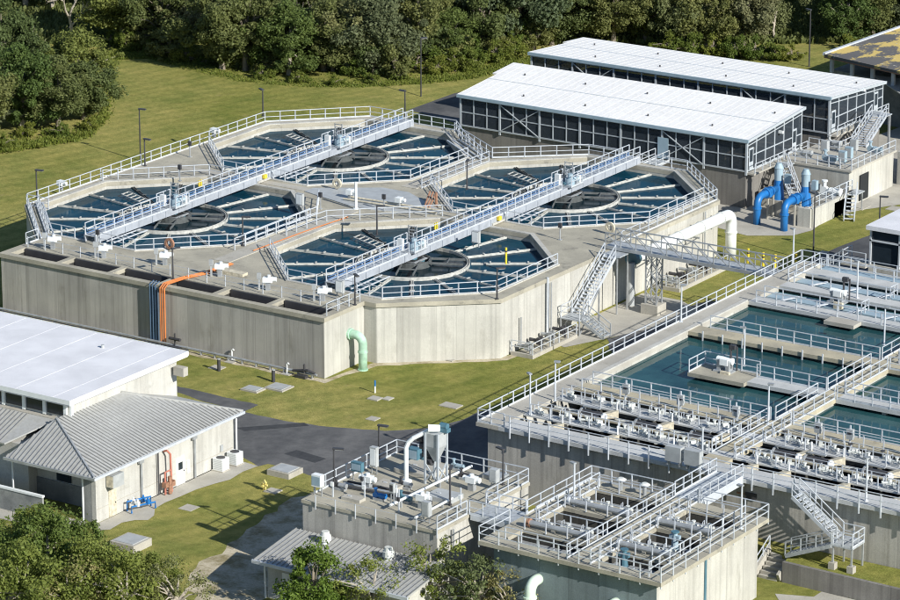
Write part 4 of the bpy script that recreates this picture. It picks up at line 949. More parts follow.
# white long rails / pipes across the block top
t = thing('transfer_pipe', 'long white pipe lying across the equipment block behind the white actuators', 'pipe', (33.5, -30, B))
MB().tube([(32.2, -37.2, B+0.5), (32.5, -27.0, B+0.5)], 0.10, 6).build('pipe', 'white_paint', t)
for y in (-36, -33.5, -31, -28.5): MB().cbox(32.35, y, B, 0.12, 0.12, 0.5).build('support', 'galvanised', t)
t = thing('transfer_pipe', 'second long white pipe lying across the equipment block nearer its right edge', 'pipe', (35.2, -30, B))
MB().tube([(34.9, -38.0, B+0.35), (34.9, -33.2, B+0.35)], 0.09, 6).build('pipe', 'white_paint', t)
for y in (-37, -34.5): MB().cbox(34.9, y, B, 0.12, 0.12, 0.35).build('support', 'galvanised', t)
for (x, y, lb) in ((28.2, -34.2, 'white valve actuator nearest the left end of the equipment block'), (33.7, -35.3, 'white valve actuator near the front edge of the equipment block'), (34.6, -30.2, 'white valve actuator towards the back right of the equipment block')):
    t = thing('valve_actuator', lb, 'valve', (x, y, B), 0.5, 'white actuators on the equipment block')
    MB().cbox(x, y, B, 0.5, 0.4, 0.6).build('pedestal', 'galvanised', t); MB().cbox(x, y, B+0.6, 0.8, 0.55, 0.45).tube([(x-0.7, y, B+0.85), (x+0.7, y, B+0.85)], 0.2, 10).cyl(x, y, B+1.0, B+1.25, 0.16).build('actuator_head', 'white_paint', t)
def ebox(x, y, wx, wy, h, mat, name, cat, lb, z=B, legs=0.0, sub=None):
    t = thing(name, lb, cat, (x, y, z)); MB().cbox(x, y, z+legs, wx, wy, h).build('box', mat, t)
    if legs:
        for sx in (-1, 1): MB().cbox(x+sx*(wx/2-0.06), y, z, 0.07, 0.07, legs).build('leg', 'galvanised', t)
    MB().box(x-wx/2+0.05, x+wx/2-0.05, y-wy/2-0.02, y-wy/2-0.003, z+legs+0.12, z+legs+h-0.12).build('door', sub or 'white_paint', t)
    return t
for a in ((25.9, -37.2, 0.8, 0.5, 0.9, 'white_paint', 'control_cabinet', 'cabinet', 'white cabinet at the front left corner of the equipment block', B, 0.7, 'blue_panel'),
          (26.7, -31.2, 0.55, 0.4, 1.5, 'cabinet_grey', 'control_cabinet', 'cabinet', 'tall narrow cabinet on the left edge of the equipment block', B, 0.6, 'white_paint'),
          (26.6, -33.2, 0.9, 0.4, 0.7, 'teal_paint', 'switch_panel', 'cabinet', 'bluish switch panel by the left railing of the equipment block', B, 0.8, 'blue_panel'),
          (35.9, -29.2, 0.6, 0.5, 1.0, 'cabinet_grey', 'control_cabinet', 'cabinet', 'grey cabinet at the right railing of the equipment block', B, 0.6, 'cabinet_grey'),
          (35.6, -37.6, 0.6, 0.4, 1.1, 'cabinet_grey', 'control_cabinet', 'cabinet', 'grey cabinet at the front right corner of the equipment block', B, 0.5, 'cabinet_grey'),
          (31.6, -36.0, 0.35, 0.3, 0.7, 'cabinet_grey', 'control_cabinet', 'cabinet', 'small cabinet on a post at the front of the equipment block', B, 1.0, 'dark_metal'),
          (27.7, -27.4, 0.9, 0.6, 0.9, 'teal_paint', 'pump_cover', 'pump', 'blue pump cover beside the left railing at the back of the equipment block', B, 0.2, 'blue_panel')): ebox(*a)
for (x, y, wx, wy, h, mt, nm, lb) in ((33.9, -32.8, 2.2, 1.8, 0.35, 'cabinet_grey', 'floor_hatch', 'large grey floor hatch on the right of the equipment block'), (29.3, -33.0, 2.0, 1.4, 0.3, 'slab_concrete', 'plinth', 'low concrete plinth in the left middle of the equipment block'),
                              (29.2, -28.6, 3.2, 2.8, 0.28, 'slab_concrete', 'plinth', 'wide concrete plinth at the back left of the equipment block'), (34.6, -27.0, 1.6, 1.2, 0.3, 'galvanised', 'floor_hatch', 'small metal floor hatch near the back right of the equipment block'), (28.6, -36.6, 1.6, 0.8, 0.22, 'slab_concrete', 'plinth', 'thin concrete plinth near the front of the equipment block')):
    t = thing(nm, lb, 'hatch' if 'hatch' in nm else 'plinth', (x, y, B)); MB().cbox(x, y, B, wx, wy, h).build('slab', mt, t)
    MB().cbox(x-wx*0.2, y, B+h, 0.3, 0.08, 0.06).build('handle', 'aluminium', t)
def pump(x, y, mat, lb, s=0.75, z=B, rz=0.0):
    t = thing('pump', lb, 'pump', (x, y, z), rz)
    MB().cbox(x, y, z, 1.2*s, 0.6*s, 0.18).build('base', 'galvanised', t); MB().tube([(x-0.1, y, z+0.5*s), (x+0.65*s, y, z+0.5*s)], 0.22*s, 10).tube([(x+0.62*s, y, z+0.5*s), (x+0.75*s, y, z+0.5*s)], 0.25*s, 10).cbox(x+0.3*s, y, z+0.1, 0.4*s, 0.3*s, 0.3*s).build('motor', mat, t)
    MB().tube([(x-0.45*s, y-0.12*s, z+0.45*s), (x-0.45*s, y+0.12*s, z+0.45*s)], 0.3*s, 12).tube([(x-0.45*s, y, z+0.6*s), (x-0.45*s, y, z+1.1*s)], 0.12*s, 8).cyl(x-0.45*s, y, z+1.05*s, z+1.15*s, 0.2*s, 10).build('volute', mat if mat != 'galvanised' else 'dark_metal', t)
for a in ((30.2, -35.6, 'blue_paint', 'blue pump near the front edge of the equipment block'), (32.0, -35.0, 'teal_paint', 'teal pump right of the blue pump on the equipment block'), (28.9, -27.3, 'teal_paint', 'teal pump on the back left plinth of the equipment block'),
          (31.4, -27.2, 'blue_panel', 'pale blue pump at the back railing of the equipment block'), (30.4, -32.6, 'galvanised', 'grey pump at the foot of the white duct'), (33.0, -28.6, 'dark_metal', 'dark pump behind the hopper tower'), (26.6, -35.4, 'galvanised', 'grey pump near the front left corner of the equipment block')): pump(*a)
t = thing('pipe_manifold', 'dark pipes running across the middle of the equipment block', 'pipes', (30, -34, B))
for dy in (0, 0.5, 1.0): MB().tube([(26.3, -35.0+dy, B+0.18), (31.8, -34.6+dy, B+0.18), (31.8, -32.0+dy*0.3, B+0.18)], 0.09, 6).build('pipe', 'dark_metal' if dy != 0.5 else 'galvanised', t)
for k in range(9):
    x, y = 27.0+1.15*k, -36.9+(k*3 % 5)*0.7
    t = thing('instrument_post', '%s thin instrument post from the left on the equipment block' % ORD[k], 'post', (x, y, B), 0, 'thin posts on the equipment block')
    MB().cbox(x, y, B, 0.09, 0.09, 1.1+0.3*(k % 3)).build('pole', 'aluminium', t); MB().cbox(x, y-0.08, B+0.85, 0.24, 0.14, 0.3).build('gauge', 'dark_metal' if k % 2 else 'white_paint', t)
for px, py, rz, lb in ((334, 484, 0.4, 'dark lamp on the left edge of the equipment block'), (379, 460, 0.2, 'dark lamp with white box at the back left edge of the equipment block'), (503, 485, 2.8, 'dark lamp at the back right corner of the equipment block'), (450, 505, 2.0, 'dark lamp in the right front part of the equipment block')):
    lamp(L1, px, py, B, rz, lb)

sh = thing('ribbed_roof_shed', 'low shed with grey ribbed metal roof at the foot of the equipment block', 'shed', (31.5, -41.5, 0))
MB().box(25.7, 37.6, -43.2, -39.2, -0.2, 3.0).build('wall', 'block_wall', sh)
v = [(25.0, -43.9, 3.0), (38.2, -43.9, 3.0), (38.2, -38.75, 3.75), (25.0, -38.75, 3.75)]
rf = MB().add(v+[(a, b, c-0.14) for a, b, c in v], [(0, 1, 2, 3), (7, 6, 5, 4), (0, 4, 5, 1), (1, 5, 6, 2), (2, 6, 7, 3), (3, 7, 4, 0)]).build('roof', 'grey_roof', sh)
mb = MB()
for k in range(34): x = 25.05+0.398*k; mb.beam((x, -43.92, 3.035), (x, -38.73, 3.785), 0.05, 0.06)
mb.build('seams', 'roof_seam', rf); MB().box(24.9, 38.3, -44.05, -43.9, 2.75, 3.0).build('gutter', 'aluminium', sh); MB().tube([(25.6, -43.8, 2.8), (25.6, -43.4, 2.5), (25.6, -43.35, 0)], 0.07, 6).build('downpipe', 'white_paint', sh)
MB().box(27.0, 28.0, -43.24, -43.18, 0, 2.2).build('door', 'door_white', sh)
for (px, py, lb) in ((325.5, 545, 'white round vent on the left part of the ribbed shed roof'), (388.5, 561, 'white round vent on the right part of the ribbed shed roof')):
    X, Y, Z = at(px, py, 3.45); t = thing('roof_vent', lb, 'vent', (X, Y, Z), 0, 'round vents on the shed roof')
    MB().cyl(X, Y, Z-0.15, Z+0.35, 0.3, 12).build('stem', 'white_paint', t); MB().cyl(X, Y, Z+0.35, Z+0.75, 0.42, 14).cyl(X, Y, Z+0.75, Z+1.05, 0.34, 14, 0.28).build('cap', 'cream_pipe', t)

# ================================================================== OFFICE BUILDINGS (left)
wb = thing('flat_roof_building', 'big building with flat white membrane roof in front of the settling tanks', 'building', (-20, -27, 0))
MB().box(-62, -0.3, -33.3, -19.8, -0.2, 7.1).build('wall', 'block_wall', wb)
r0 = MB().box(-63, 0.35, -34.0, -19.1, 7.1, 7.5).build('roof', 'membrane_roof', wb)
MB().sides([(-63.03, -34.03), (0.38, -34.03), (0.38, -19.07), (-63.03, -19.07)], 7.18, 7.56).build('roof_edge', 'white_paint', r0)
mb = MB(); mb.tube([(-60, -18.95, 7.6), (0.3, -18.95, 7.6)], 0.05, 5); mb.build('lightning_cable', 'dark_metal', r0)
for k in range(16): MB().box(-1.5-3.7*k, -1.44-3.7*k, -33.95, -19.15, 7.5, 7.512).build('membrane_seam', 'membrane_roof', r0)
for x, y in ((-6, -22), (-14, -31), (-22, -23)): MB().cyl(x, y, 7.5, 7.75, 0.14, 10).build('roof_drain', 'cabinet_grey', r0)
MB().box(-62, -0.02, -33.9, -33.32, 4.9, 5.75).build('ledge', 'slab_concrete', wb); MB().box(-62, -0.3, -33.42, -33.31, 3.5, 4.9).build('stone_band', 'rough_stone', wb)
for k in range(14):
    x = -1.6-2.05*k; f = MB().box(x-0.85, x+0.85, -33.36, -33.28, 5.95, 6.75).build('window', 'window_glass', wb); MB().box(x+0.87, x+1.15, -33.5, -33.3, 5.8, 7.1).build('window_post', 'white_paint', f)
MB().box(0.0, 1.0, -20.6, -20.0, 5.9, 6.6).build('scupper', 'slab_concrete', wb)
MB().box(-0.28, -0.1, -33.3, -33.0, 0, 7.1).build('downpipe', 'white_paint', wb)

ab = thing('ribbed_roof_building', 'pale block building with grey ribbed hip roof and red pipework on its sunny wall', 'building', (3, -29, 0))
MB().box(-1.6, 6.0, -35.8, -20.7, -0.2, 3.75).build('wall', 'block_wall', ab); MB().box(5.6, 6.0, -38.1, -35.82, -0.2, 3.75).build('wall', 'block_wall', ab)
MB().box(4.7, 5.58, -38.1, -37.6, -0.2, 3.75).build('stone_pier', 'rough_stone', ab)
E0, E1, EX = -38.9, -20.2, 6.55; AP, BP = (-0.55, -34.6, 6.15), (-0.28, -26.9, 6.15)
def slope(name, poly, mat='grey_roof', parent=ab, th=0.12): 
    n = len(poly); return MB().add(list(poly)+[(x, y, z-th) for x, y, z in poly], [tuple(range(n)), tuple(reversed(range(n, 2*n)))]+[(i, n+i, n+(i+1) % n, (i+1) % n) for i in range(n)]).build(name, mat, parent)
roofo = slope('roof', [(EX, E0, 4.0), (EX, E1, 4.0), BP, AP])
mb = MB()
for k in range(48):
    y = E0+0.2+0.392*k
    if y > E1-0.1: break
    t0 = min(1, (y-E0)/(AP[1]-E0)) if y < AP[1] else (min(1, (E1-y)/(E1-BP[1])) if y > BP[1] else 1)
    xt = EX+(AP[0]-EX)*t0; zt = 4.0+2.15*t0; mb.beam((EX+0.02, y, 4.035), (xt, y, zt+0.035), 0.06, 0.07)
mb.build('seams', 'roof_seam', roofo)
rb = slope('roof', [(EX, E1, 4.0), (-6.0, E1, 4.0), BP]); rfr = slope('roof', [(-2.1, E0, 4.0), (EX, E0, 4.0), AP])
mb = MB()
for k in range(22):
    x = -2.0+0.4*k
    t0 = (x+2.1)/(AP[0]+2.1) if x < AP[0] else (EX-x)/(EX-AP[0])
    t0 = max(0, min(1, t0)); mb.beam((x, E0-0.02, 4.035), (x, E0+(AP[1]-E0)*t0, 4.035+2.15*t0), 0.06, 0.07)
mb.build('seams', 'roof_seam', rfr)
slope('roof', [(-2.1, E0, 4.0), AP, (-0.6, -33.4, 6.1), (-2.6, -34.0, 4.0)])
MB().beam((EX, E0, 4.03), (AP[0], AP[1], AP[2]+0.05), 0.14).build('hip_cap', 'galvanised', ab); MB().beam((EX, E1, 4.03), (BP[0], BP[1], BP[2]+0.05), 0.14).build('hip_cap', 'grey_roof', ab)
l2 = slope('roof', [(-22, -37.4, 4.4), (-3.4, -37.4, 4.4), (-1.2, -33.9, 5.7), (-22, -33.9, 5.7)])
mb = MB()
for k in range(46): x = -21.9+0.4*k; mb.beam((x, -37.42, 4.435), (x, -33.95, 5.735), 0.06, 0.07)
mb.build('seams', 'roof_seam', l2)
MB().box(-22, -1.62, -36.8, -33.5, -0.2, 4.35).build('wing_wall', 'block_wall', ab)
MB().box(EX, EX+0.14, E0-0.1, E1+0.1, 3.78, 3.98).build('gutter', 'aluminium', ab); MB().box(-2.2, EX+0.1, E0-0.14, E0, 3.78, 3.98).build('gutter', 'galvanised', ab)
MB().box(-1.65, 5.58, -35.87, -35.8, 0, 1.6).build('stone_plinth', 'rough_stone', ab)
d = MB().box(5.98, 6.06, -28.3, -27.2, 0.03, 2.25).build('door', 'door_white', ab); MB().box(6.06, 6.08, -28.0, -27.5, 1.25, 1.85).build('door_window', 'window_glass', d); MB().box(6.06, 6.1, -27.4, -27.3, 1.0, 1.12).build('handle', 'dark_metal', d)
d = MB().box(5.98, 6.05, -36.6, -35.7, 0.03, 2.3).build('door', 'pale_beige', ab, label='beige door under the wall mounted ventilator'); MB().box(6.05, 6.09, -35.9, -35.8, 1.0, 1.1).build('handle', 'dark_metal', d)
f = MB().box(6.0, 6.75, -36.9, -35.6, 2.55, 3.55).build('ventilator_hood', 'cabinet_grey', ab); MB().box(6.1, 6.7, -36.94, -36.905, 2.62, 3.48).build('louvre', 'pale_beige', f)
for y in (-32.7, -26.0): MB().tube([(6.14, y, 0.1), (6.14, y, 3.75)], 0.09, 8).cbox(6.2, y-0.1, 3.3, 0.2, 0.5, 0.3).build('downpipe', 'galvanised', ab)
MB().tube([(6.3, -20.8, 0.1), (6.3, -20.8, 3.5)], 0.07, 8).build('downpipe', 'white_paint', ab)
MB().box(6.005, 6.02, -38.0, -20.8, 1.05, 1.1).build('wall_joint', 'slab_concrete', ab)
MB().box(3.4, 4.5, -35.88, -35.81, 0.1, 2.4).build('door', 'blue_panel', ab, label='pale blue door in the shaded porch'); MB().box(0.4, 1.8, -35.9, -35.81, 1.7, 2.7).build('window', 'window_glass', ab); MB().box(6.0, 6.12, -22.6, -22.3, 1.2, 1.7).build('meter', 'cabinet_grey', ab); MB().box(6.0, 6.1, -26.9, -26.6, 0.7, 1.7).build('meter', 'white_paint', ab)
MB().box(-2.0, -1.9, -38.3, -38.2, 0, 3.8).build('porch_post', 'white_paint', ab); MB().box(4.9, 5.0, -38.4, -38.3, 0, 3.8).build('porch_post', 'white_paint', ab)
MB().box(-9, 2.0, -39.6, -39.4, 0, 1.7).build('screen_wall', 'rough_stone', ab); MB().box(-9.05, 2.05, -39.65, -39.35, 1.7, 1.85).build('coping', 'white_paint', ab)
t = thing('fire_riser', 'red and salmon pipework standing against the sunny wall of the ribbed roof building', 'pipes', (6.6, -30, 0))
MB().tube([(6.15, -29.9, 3.4), (6.45, -29.9, 3.5), (6.6, -29.7, 3.2), (6.6, -29.6, 0.1)], 0.09, 8).tube([(6.6, -30.4, 0.1), (6.6, -30.4, 1.9), (6.6, -29.6, 1.9)], 0.08, 8).build('pipe', 'red_paint', t)
MB().cbox(6.62, -29.6, 0.6, 0.4, 0.4, 0.4).cbox(6.62, -30.4, 0.7, 0.4, 0.4, 0.4).cyl(6.75, -30.0, 0.1, 1.5, 0.16).tube([(6.6, -29.9, 1.2), (7.15, -29.9, 1.2)], 0.07, 6).build('valve', 'rust', t)
MB().tube([(6.2, -30.7, 0.1), (6.2, -30.7, 3.6)], 0.06, 6).build('drain_pipe', 'dark_metal', t)
t = thing('backflow_preventer', 'blue pipe assembly with two valves on the slab beside the beige door', 'valve', (7.3, -33.9, 0))
MB().tube([(6.4, -34.9, 0.1), (6.4, -34.9, 0.85), (7.2, -33.0, 0.85), (7.2, -33.0, 0.1)], 0.07, 8).tube([(7.0, -35.1, 0.1), (7.0, -35.1, 0.6), (7.8, -33.2, 0.6), (7.8, -33.2, 0.1)], 0.07, 8).build('pipe', 'blue_paint', t)
for q, (x, y) in enumerate(((6.62, -34.4), (6.95, -33.6), (7.2, -34.6), (7.55, -33.8))): MB().cbox(x, y, 0.55, 0.24, 0.26, 0.38).cyl(x, y, 0.92, 1.1, 0.08).build('valve', 'blue_paint' if q % 2 else 'white_paint', t)
def ac(px, py, lb):
    X, Y, _ = at(px, py, 0.03); t = thing('air_conditioner', lb, 'air conditioner', (X, Y, 0.03), 0.12, 'air conditioners beside the ribbed roof building')
    MB().cbox(X, Y, 0.03, 1.1, 1.05, 0.08).build('pad', 'slab_concrete', t); MB().cbox(X, Y, 0.11, 0.92, 0.9, 0.95).build('cabinet', 'white_paint', t)
    MB().cyl(X, Y, 1.06, 1.10, 0.36, 16).build('fan_grille', 'dark_metal', t); mb = MB()
    for k in range(7): mb.box(X-0.465, X+0.465, Y-0.455, Y+0.455, 0.2+0.12*k, 0.22+0.12*k)
    mb.build('louvre', 'cabinet_grey', t)
ac(221, 470, 'pale air conditioner nearer the white door of the ribbed roof building'); ac(235, 464, 'pale air conditioner at the corner of the ribbed roof building')

# ---- lawn furniture
def hydrant(px, py):
    X, Y, _ = at(px, py, 0); t = thing('fire_hydrant', 'yellow fire hydrant on the grass beside a small concrete pad', 'hydrant', (X, Y, 0))
    MB().cyl(X, Y, 0, 0.55, 0.15).cyl(X, Y, 0.55, 0.62, 0.2).build('barrel', 'hydrant_yellow', t); MB().cyl(X, Y, 0.62, 0.85, 0.16, 12, 0.05).build('bonnet', 'hydrant_yellow', t)
    MB().tube([(X-0.28, Y, 0.42), (X+0.28, Y, 0.42)], 0.08).tube([(X, Y-0.28, 0.38), (X, Y, 0.38)], 0.1).build('outlet', 'hydrant_yellow', t)
hydrant(264.5, 490)
def pad(px, py, wx, wy, h, lb, nm='concrete_pad', cat='slab', lid=None, rz=0):
    X, Y, _ = at(px, py, 0); t = thing(nm, lb, cat, (X, Y, 0), rz); MB().cbox(X, Y, -0.1, wx, wy, h+0.1).build('slab', 'slab_concrete', t)
    if lid: MB().cbox(X, Y, h, wx*0.8, wy*0.8, 0.05).build('lid', lid, t)
for a in ((273, 491.5, 1.1, 1.0, 0.08, 'small concrete pad right beside the yellow hydrant'), (285, 474, 2.1, 1.9, 0.45, 'raised concrete vault with grey lid at the edge of the grass', 'valve_vault', 'vault', 'cabinet_grey'),
          (131, 547, 2.2, 2.2, 0.6, 'raised concrete vault on the grass beside the foreground bushes', 'valve_vault', 'vault', 'cabinet_grey'), (253, 390, 1.7, 1.3, 0.14, 'left of the two flat concrete vaults on the lawn before the long wall', 'valve_vault', 'vault', 'cabinet_grey'),
          (279, 388, 1.9, 1.7, 0.12, 'right of the two flat concrete vaults on the lawn before the long wall', 'valve_vault', 'vault', 'cabinet_grey'), (375, 399, 1.0, 0.9, 0.1, 'left one of two small pads on the lawn below the green pipe'), (388, 399, 0.7, 0.8, 0.08, 'right one of two small pads on the lawn below the green pipe'),
          (373, 419, 0.9, 0.9, 0.06, 'small pad at the road edge of the big lawn'), (451, 406, 1.7, 1.1, 0.08, 'flat white pad on the lawn left of the filter basin'), (189, 508, 1.2, 1.2, 0.03, 'round worn drain lid on the grass near the slab path'),
          (217, 368, 1.2, 1.0, 0.06, 'small pad under the dark bollard nearest the flat white roof'), (231, 362, 0.9, 0.8, 0.06, 'small pad with thin pipe close to the long wall'), (287, 374, 0.9, 0.8, 0.06, 'small pad with thin pipe close to the tank corner')): pad(*a)
for (px, py, lb) in ((219, 371, 'dark bollard on the lawn near the flat white roof'), (273.5, 382, 'dark bollard on the lawn between the two flat vaults and the wall')):
    X, Y, _ = at(px, py, 0); t = thing('bollard', lb, 'bollard', (X, Y, 0), 0, 'dark bollards on the lawn'); MB().cyl(X, Y, 0, 1.05, 0.15, 12).build('post', 'dark_metal', t); MB().cyl(X, Y, 1.05, 1.1, 0.17, 12).build('cap', 'cabinet_grey', t)
for (px, py, lb) in ((232, 360, 'thin white vent pipe at the foot of the long wall'), (287, 374, 'thin white vent pipe near the tank corner')):
    X, Y, _ = at(px, py, 0); t = thing('vent_pipe', lb, 'pipe', (X, Y, 0)); MB().tube([(X, Y, 0), (X, Y, 0.9), (X+0.12, Y, 1.0), (X+0.24, Y, 0.9)], 0.06, 6).build('pipe', 'white_paint', t); MB().cbox(X, Y, 0, 0.4, 0.4, 0.08).build('base', 'cabinet_grey', t)
X, Y, _ = at(375, 393, 0); t = thing('survey_post', 'thin blue and white post standing on the big lawn', 'post', (X, Y, 0)); MB().cyl(X, Y, 0, 0.6, 0.06, 6).build('post', 'white_paint', t); MB().cyl(X, Y, 0.6, 1.1, 0.07, 6).build('tip', 'blue_paint', t)

# ================================================================== SCREENED BUILDINGS (upper right)
def screened(name, label, x0, x1, y0, y1, zf, zb, zfloor, notch, cols, door_bay=None):
    t = thing(name, label, 'building', ((x0+x1)/2, (y0+y1)/2, 0))
    MB().box(x0+0.3, x1-0.1, y0+0.12, y1-0.2, -0.3, zfloor).build('base', 'dark_base_wall', t)
    nf = y0-0.25; nb = y1+0.2; s = (zb-zf)/(nb-nf)
    zat = lambda y: zf+(y-nf)*s
    xl = x0-0.3; xr = x1+0.35; yn = y0+(y1-y0)*0.66
    poly = [(xl, nf), (xr, nf), (xr, nb), (xl-0.6, nb), (xl-0.6, yn), (xl, yn)]
    vs = [(x, y, zat(y)) for x, y in poly]; n = len(vs)
    rf = MB().add(vs+[(x, y, z-0.14) for x, y, z in vs], [tuple(range(n)), tuple(reversed(range(n, 2*n)))]+[(i, n+i, n+(i+1) % n, (i+1) % n) for i in range(n)]).build('roof', 'white_roof', t)
    mb = MB(); k = 0
    while xl+0.9*k < xr: xx = xl+0.9*k; mb.beam((xx, nf, zat(nf)+0.002), (xx, nb, zat(nb)+0.002), 0.03, 0.010); k += 1
    mb.build('seams', 'seam_pale', rf)
    ym = (nf+nb)/2; MB().beam((xl, ym, zat(ym)+0.012), (xr, ym, zat(ym)+0.012), 0.12, 0.06).build('ridge_strip', 'aluminium', rf)
    mb = MB()
    for k in range(3):
        for e in (0.22, 0.72):
            pass
    mb = MB()
    MB().box(xl, xr, nf-0.12, nf+0.02, zat(nf)-0.3, zat(nf)+0.02).build('fascia', 'blue_panel', t)
    MB().beam((xr-0.02, nf, zat(nf)-0.12), (xr-0.02, nb, zat(nb)-0.12), 0.1, 0.28).build('fascia', 'steel_frame', t)
    # front: columns every bay, two mullions between, one mid rail
    bay = (x1-x0)/cols
    for k in range(cols+1): MB().box(x0+bay*k-0.1, x0+bay*k+0.1, y0-0.1, y0+0.1, zfloor-0.35, zat(y0)-0.2).build('column', 'steel_frame', t)
    mb = MB()
    for k in range(cols*3):
        if k % 3: mb.box(x0+bay*k/3-0.05, x0+bay*k/3+0.05, y0-0.07, y0+0.05, zfloor, zat(y0)-0.2)
    mb.box(x0, x1, y0-0.06, y0+0.04, zfloor+1.42, zfloor+1.52); mb.box(x0, x1, y0-0.08, y0+0.06, zfloor-0.02, zfloor+0.13); mb.box(x0, x1, y0-0.08, y0+0.06, zat(y0)-0.45, zat(y0)-0.28)
    mb.build('window_frame', 'steel_frame', t)
    MB().box(x0+0.11, x1-0.11, y0-0.012, y0+0.012, zfloor+0.1, zat(y0)-0.3).build('screen_panel', 'insect_screen', t)
    for b in ((1, 5) if cols < 8 else (1, 5)):
        if b >= cols: continue
        mb = MB(); xa, xb = x0+bay*b+0.1, x0+bay*(b+1)-0.1
        mb.beam((xa, y0-0.12, zat(y0)-0.5), (xb, y0-0.12, zfloor+0.1), 0.08); mb.beam((xa, y0-0.12, zfloor+0.1), (xb, y0-0.12, zat(y0)-0.5), 0.08); mb.build('brace', 'steel_frame', t)
    # sunny end
    m = 6; dy = (y1-y0)/m
    mb = MB()
    for k in range(m+1): yy = y0+dy*k; mb.box(x1-0.06, x1+0.06, yy-0.07, yy+0.07, zfloor-0.1, zat(yy)-0.15)
    mb.box(x1-0.05, x1+0.05, y0, y1, zfloor-0.02, zfloor+0.12); mb.box(x1-0.05, x1+0.05, y0, y1, zfloor+1.42, zfloor+1.52); mb.beam((x1, y0, zat(y0)-0.75), (x1, y1, zat(y1)-0.75), 0.09)
    mb.build('end_frame', 'steel_frame', t)
    MB().add([(x1, y0+0.1, zfloor+0.1), (x1, y1-0.1, zfloor+0.1), (x1, y1-0.1, zat(y1)-0.2), (x1, y0+0.1, zat(y0)-0.2)], [(0, 1, 2, 3)]).build('screen_panel', 'insect_screen', t)
    for yd in (y0+0.75, y1-1.6):
        d = MB().box(x1+0.06, x1+0.1, yd-0.45, yd+0.45, zfloor+0.1, zfloor+2.3).build('door', 'steel_frame', t); MB().box(x1+0.1, x1+0.115, yd-0.3, yd+0.3, zfloor+0.9, zfloor+2.1).build('door_window', 'window_glass', d)
    MB().box(x1-0.02, x1+0.9, y0, y1, zfloor-0.25, zfloor-0.08).build('end_walkway', 'slab_concrete', t)
    mb = MB(); rail(mb, [(x1+0.85, y0+0.2), (x1+0.85, y1-0.2)], zfloor-0.08, h=0.95, step=1.6, toe=False); mb.build('railing', 'aluminium', t)
    mb = MB(); mb.add([(x0, y0+0.1, zfloor+0.1), (x0, y1-0.1, zfloor+0.1), (x0, y1-0.1, zat(y1)-0.2), (x0, y0+0.1, zat(y0)-0.2)], [(0, 1, 2, 3)]); mb.build('screen_panel', 'insect_screen', t)
    MB().add([(x0, y1-0.1, zfloor+0.1), (x1, y1-0.1, zfloor+0.1), (x1, y1-0.1, zat(y1)-0.2), (x0, y1-0.1, zat(y1)-0.2)], [(0, 1, 2, 3)]).build('rear_panel', 'insect_screen', t)
    mb = MB()
    for k in range(5): mb.box(x0-0.05, x0+0.05, y0+k*(y1-y0)/4-0.05, y0+k*(y1-y0)/4+0.05, zfloor, zat(y0+k*(y1-y0)/4)-0.15)
    mb.box(x0-0.05, x0+0.05, y0, y1, zfloor+1.42, zfloor+1.52); mb.build('end_frame', 'blue_panel', t)
    # troughs and pipes glimpsed through the mesh
    mb = MB(); mb.box(x0+1, x1-1, (y0+y1)/2-0.4, (y0+y1)/2+0.4, zfloor, zfloor+1.0)
    mb.build('inner_trough', 'wet_concrete', t)
    mb = MB()
    for k in range(18): mb.tube([(x1-1.2-1.9*k, y0+1.2, zfloor), (x1-1.2-1.9*k, y0+1.2, zfloor+1.2), (x1-1.2-1.9*k, y0+3, zfloor+1.2)], 0.13, 6)
    mb.tube([(x0+2, y0+2.2, zfloor+0.9), (x1-1, y0+2.2, zfloor+0.9)], 0.2, 8); mb.tube([(x0+2, y0+3.4, zfloor+1.5), (x1-1, y0+3.4, zfloor+1.5)], 0.14, 8); mb.build('inner_pipes', 'pale_beige', t)
    MB().cbox(x1+0.3, (y0+y1)/2+0.8, zat(y0)-0.75, 0.5, 0.25, 0.25).tube([(x1, (y0+y1)/2+0.8, zat(y0)-0.6), (x1+0.3, (y0+y1)/2+0.8, zat(y0)-0.6)], 0.04, 5).build('floodlight', 'white_paint', t)
    # little vents on the roof
    for k in range(9):
        xv = x0+2.6+ (x1-x0-4)*k/8; yv = nf+(nb-nf)*(0.2 if k % 2 else 0.72)
        MB().cyl(xv, yv, zat(yv)-0.02, zat(yv)+0.18, 0.09, 8).build('vent', 'dark_metal', rf)
    return t
screened('screened_building', 'nearer long building with white metal roof and dark mesh screens behind the settling tanks', -29.6, 3.8, 66.1, 77.3, 7.05, 8.0, 3.75, True, 7)
screened('screened_building', 'farther long building with white metal roof and dark mesh screens in front of the wood', -31.0, 4.5, 81.9, 93.6, 8.2, 7.4, 4.3, True, 7)
t = thing('entrance_stairs', 'short railed stairs from the tank walkway to the nearer screened building', 'stairs', (-5.6, 62, T))
MB().box(-6.4, -4.8, 58.1, 66.0, 3.5, 3.65).build('platform', 'grating', t)
for x in (-6.4, -4.8): mb = MB(); rail(mb, [(x, 58.2), (x, 65.9)], 3.65, step=1.3); mb.build('railing', 'aluminium', t)
MB().box(-6.2, -5.0, 65.98, 66.03, 3.75, 5.9).build('door', 'blue_panel', t)

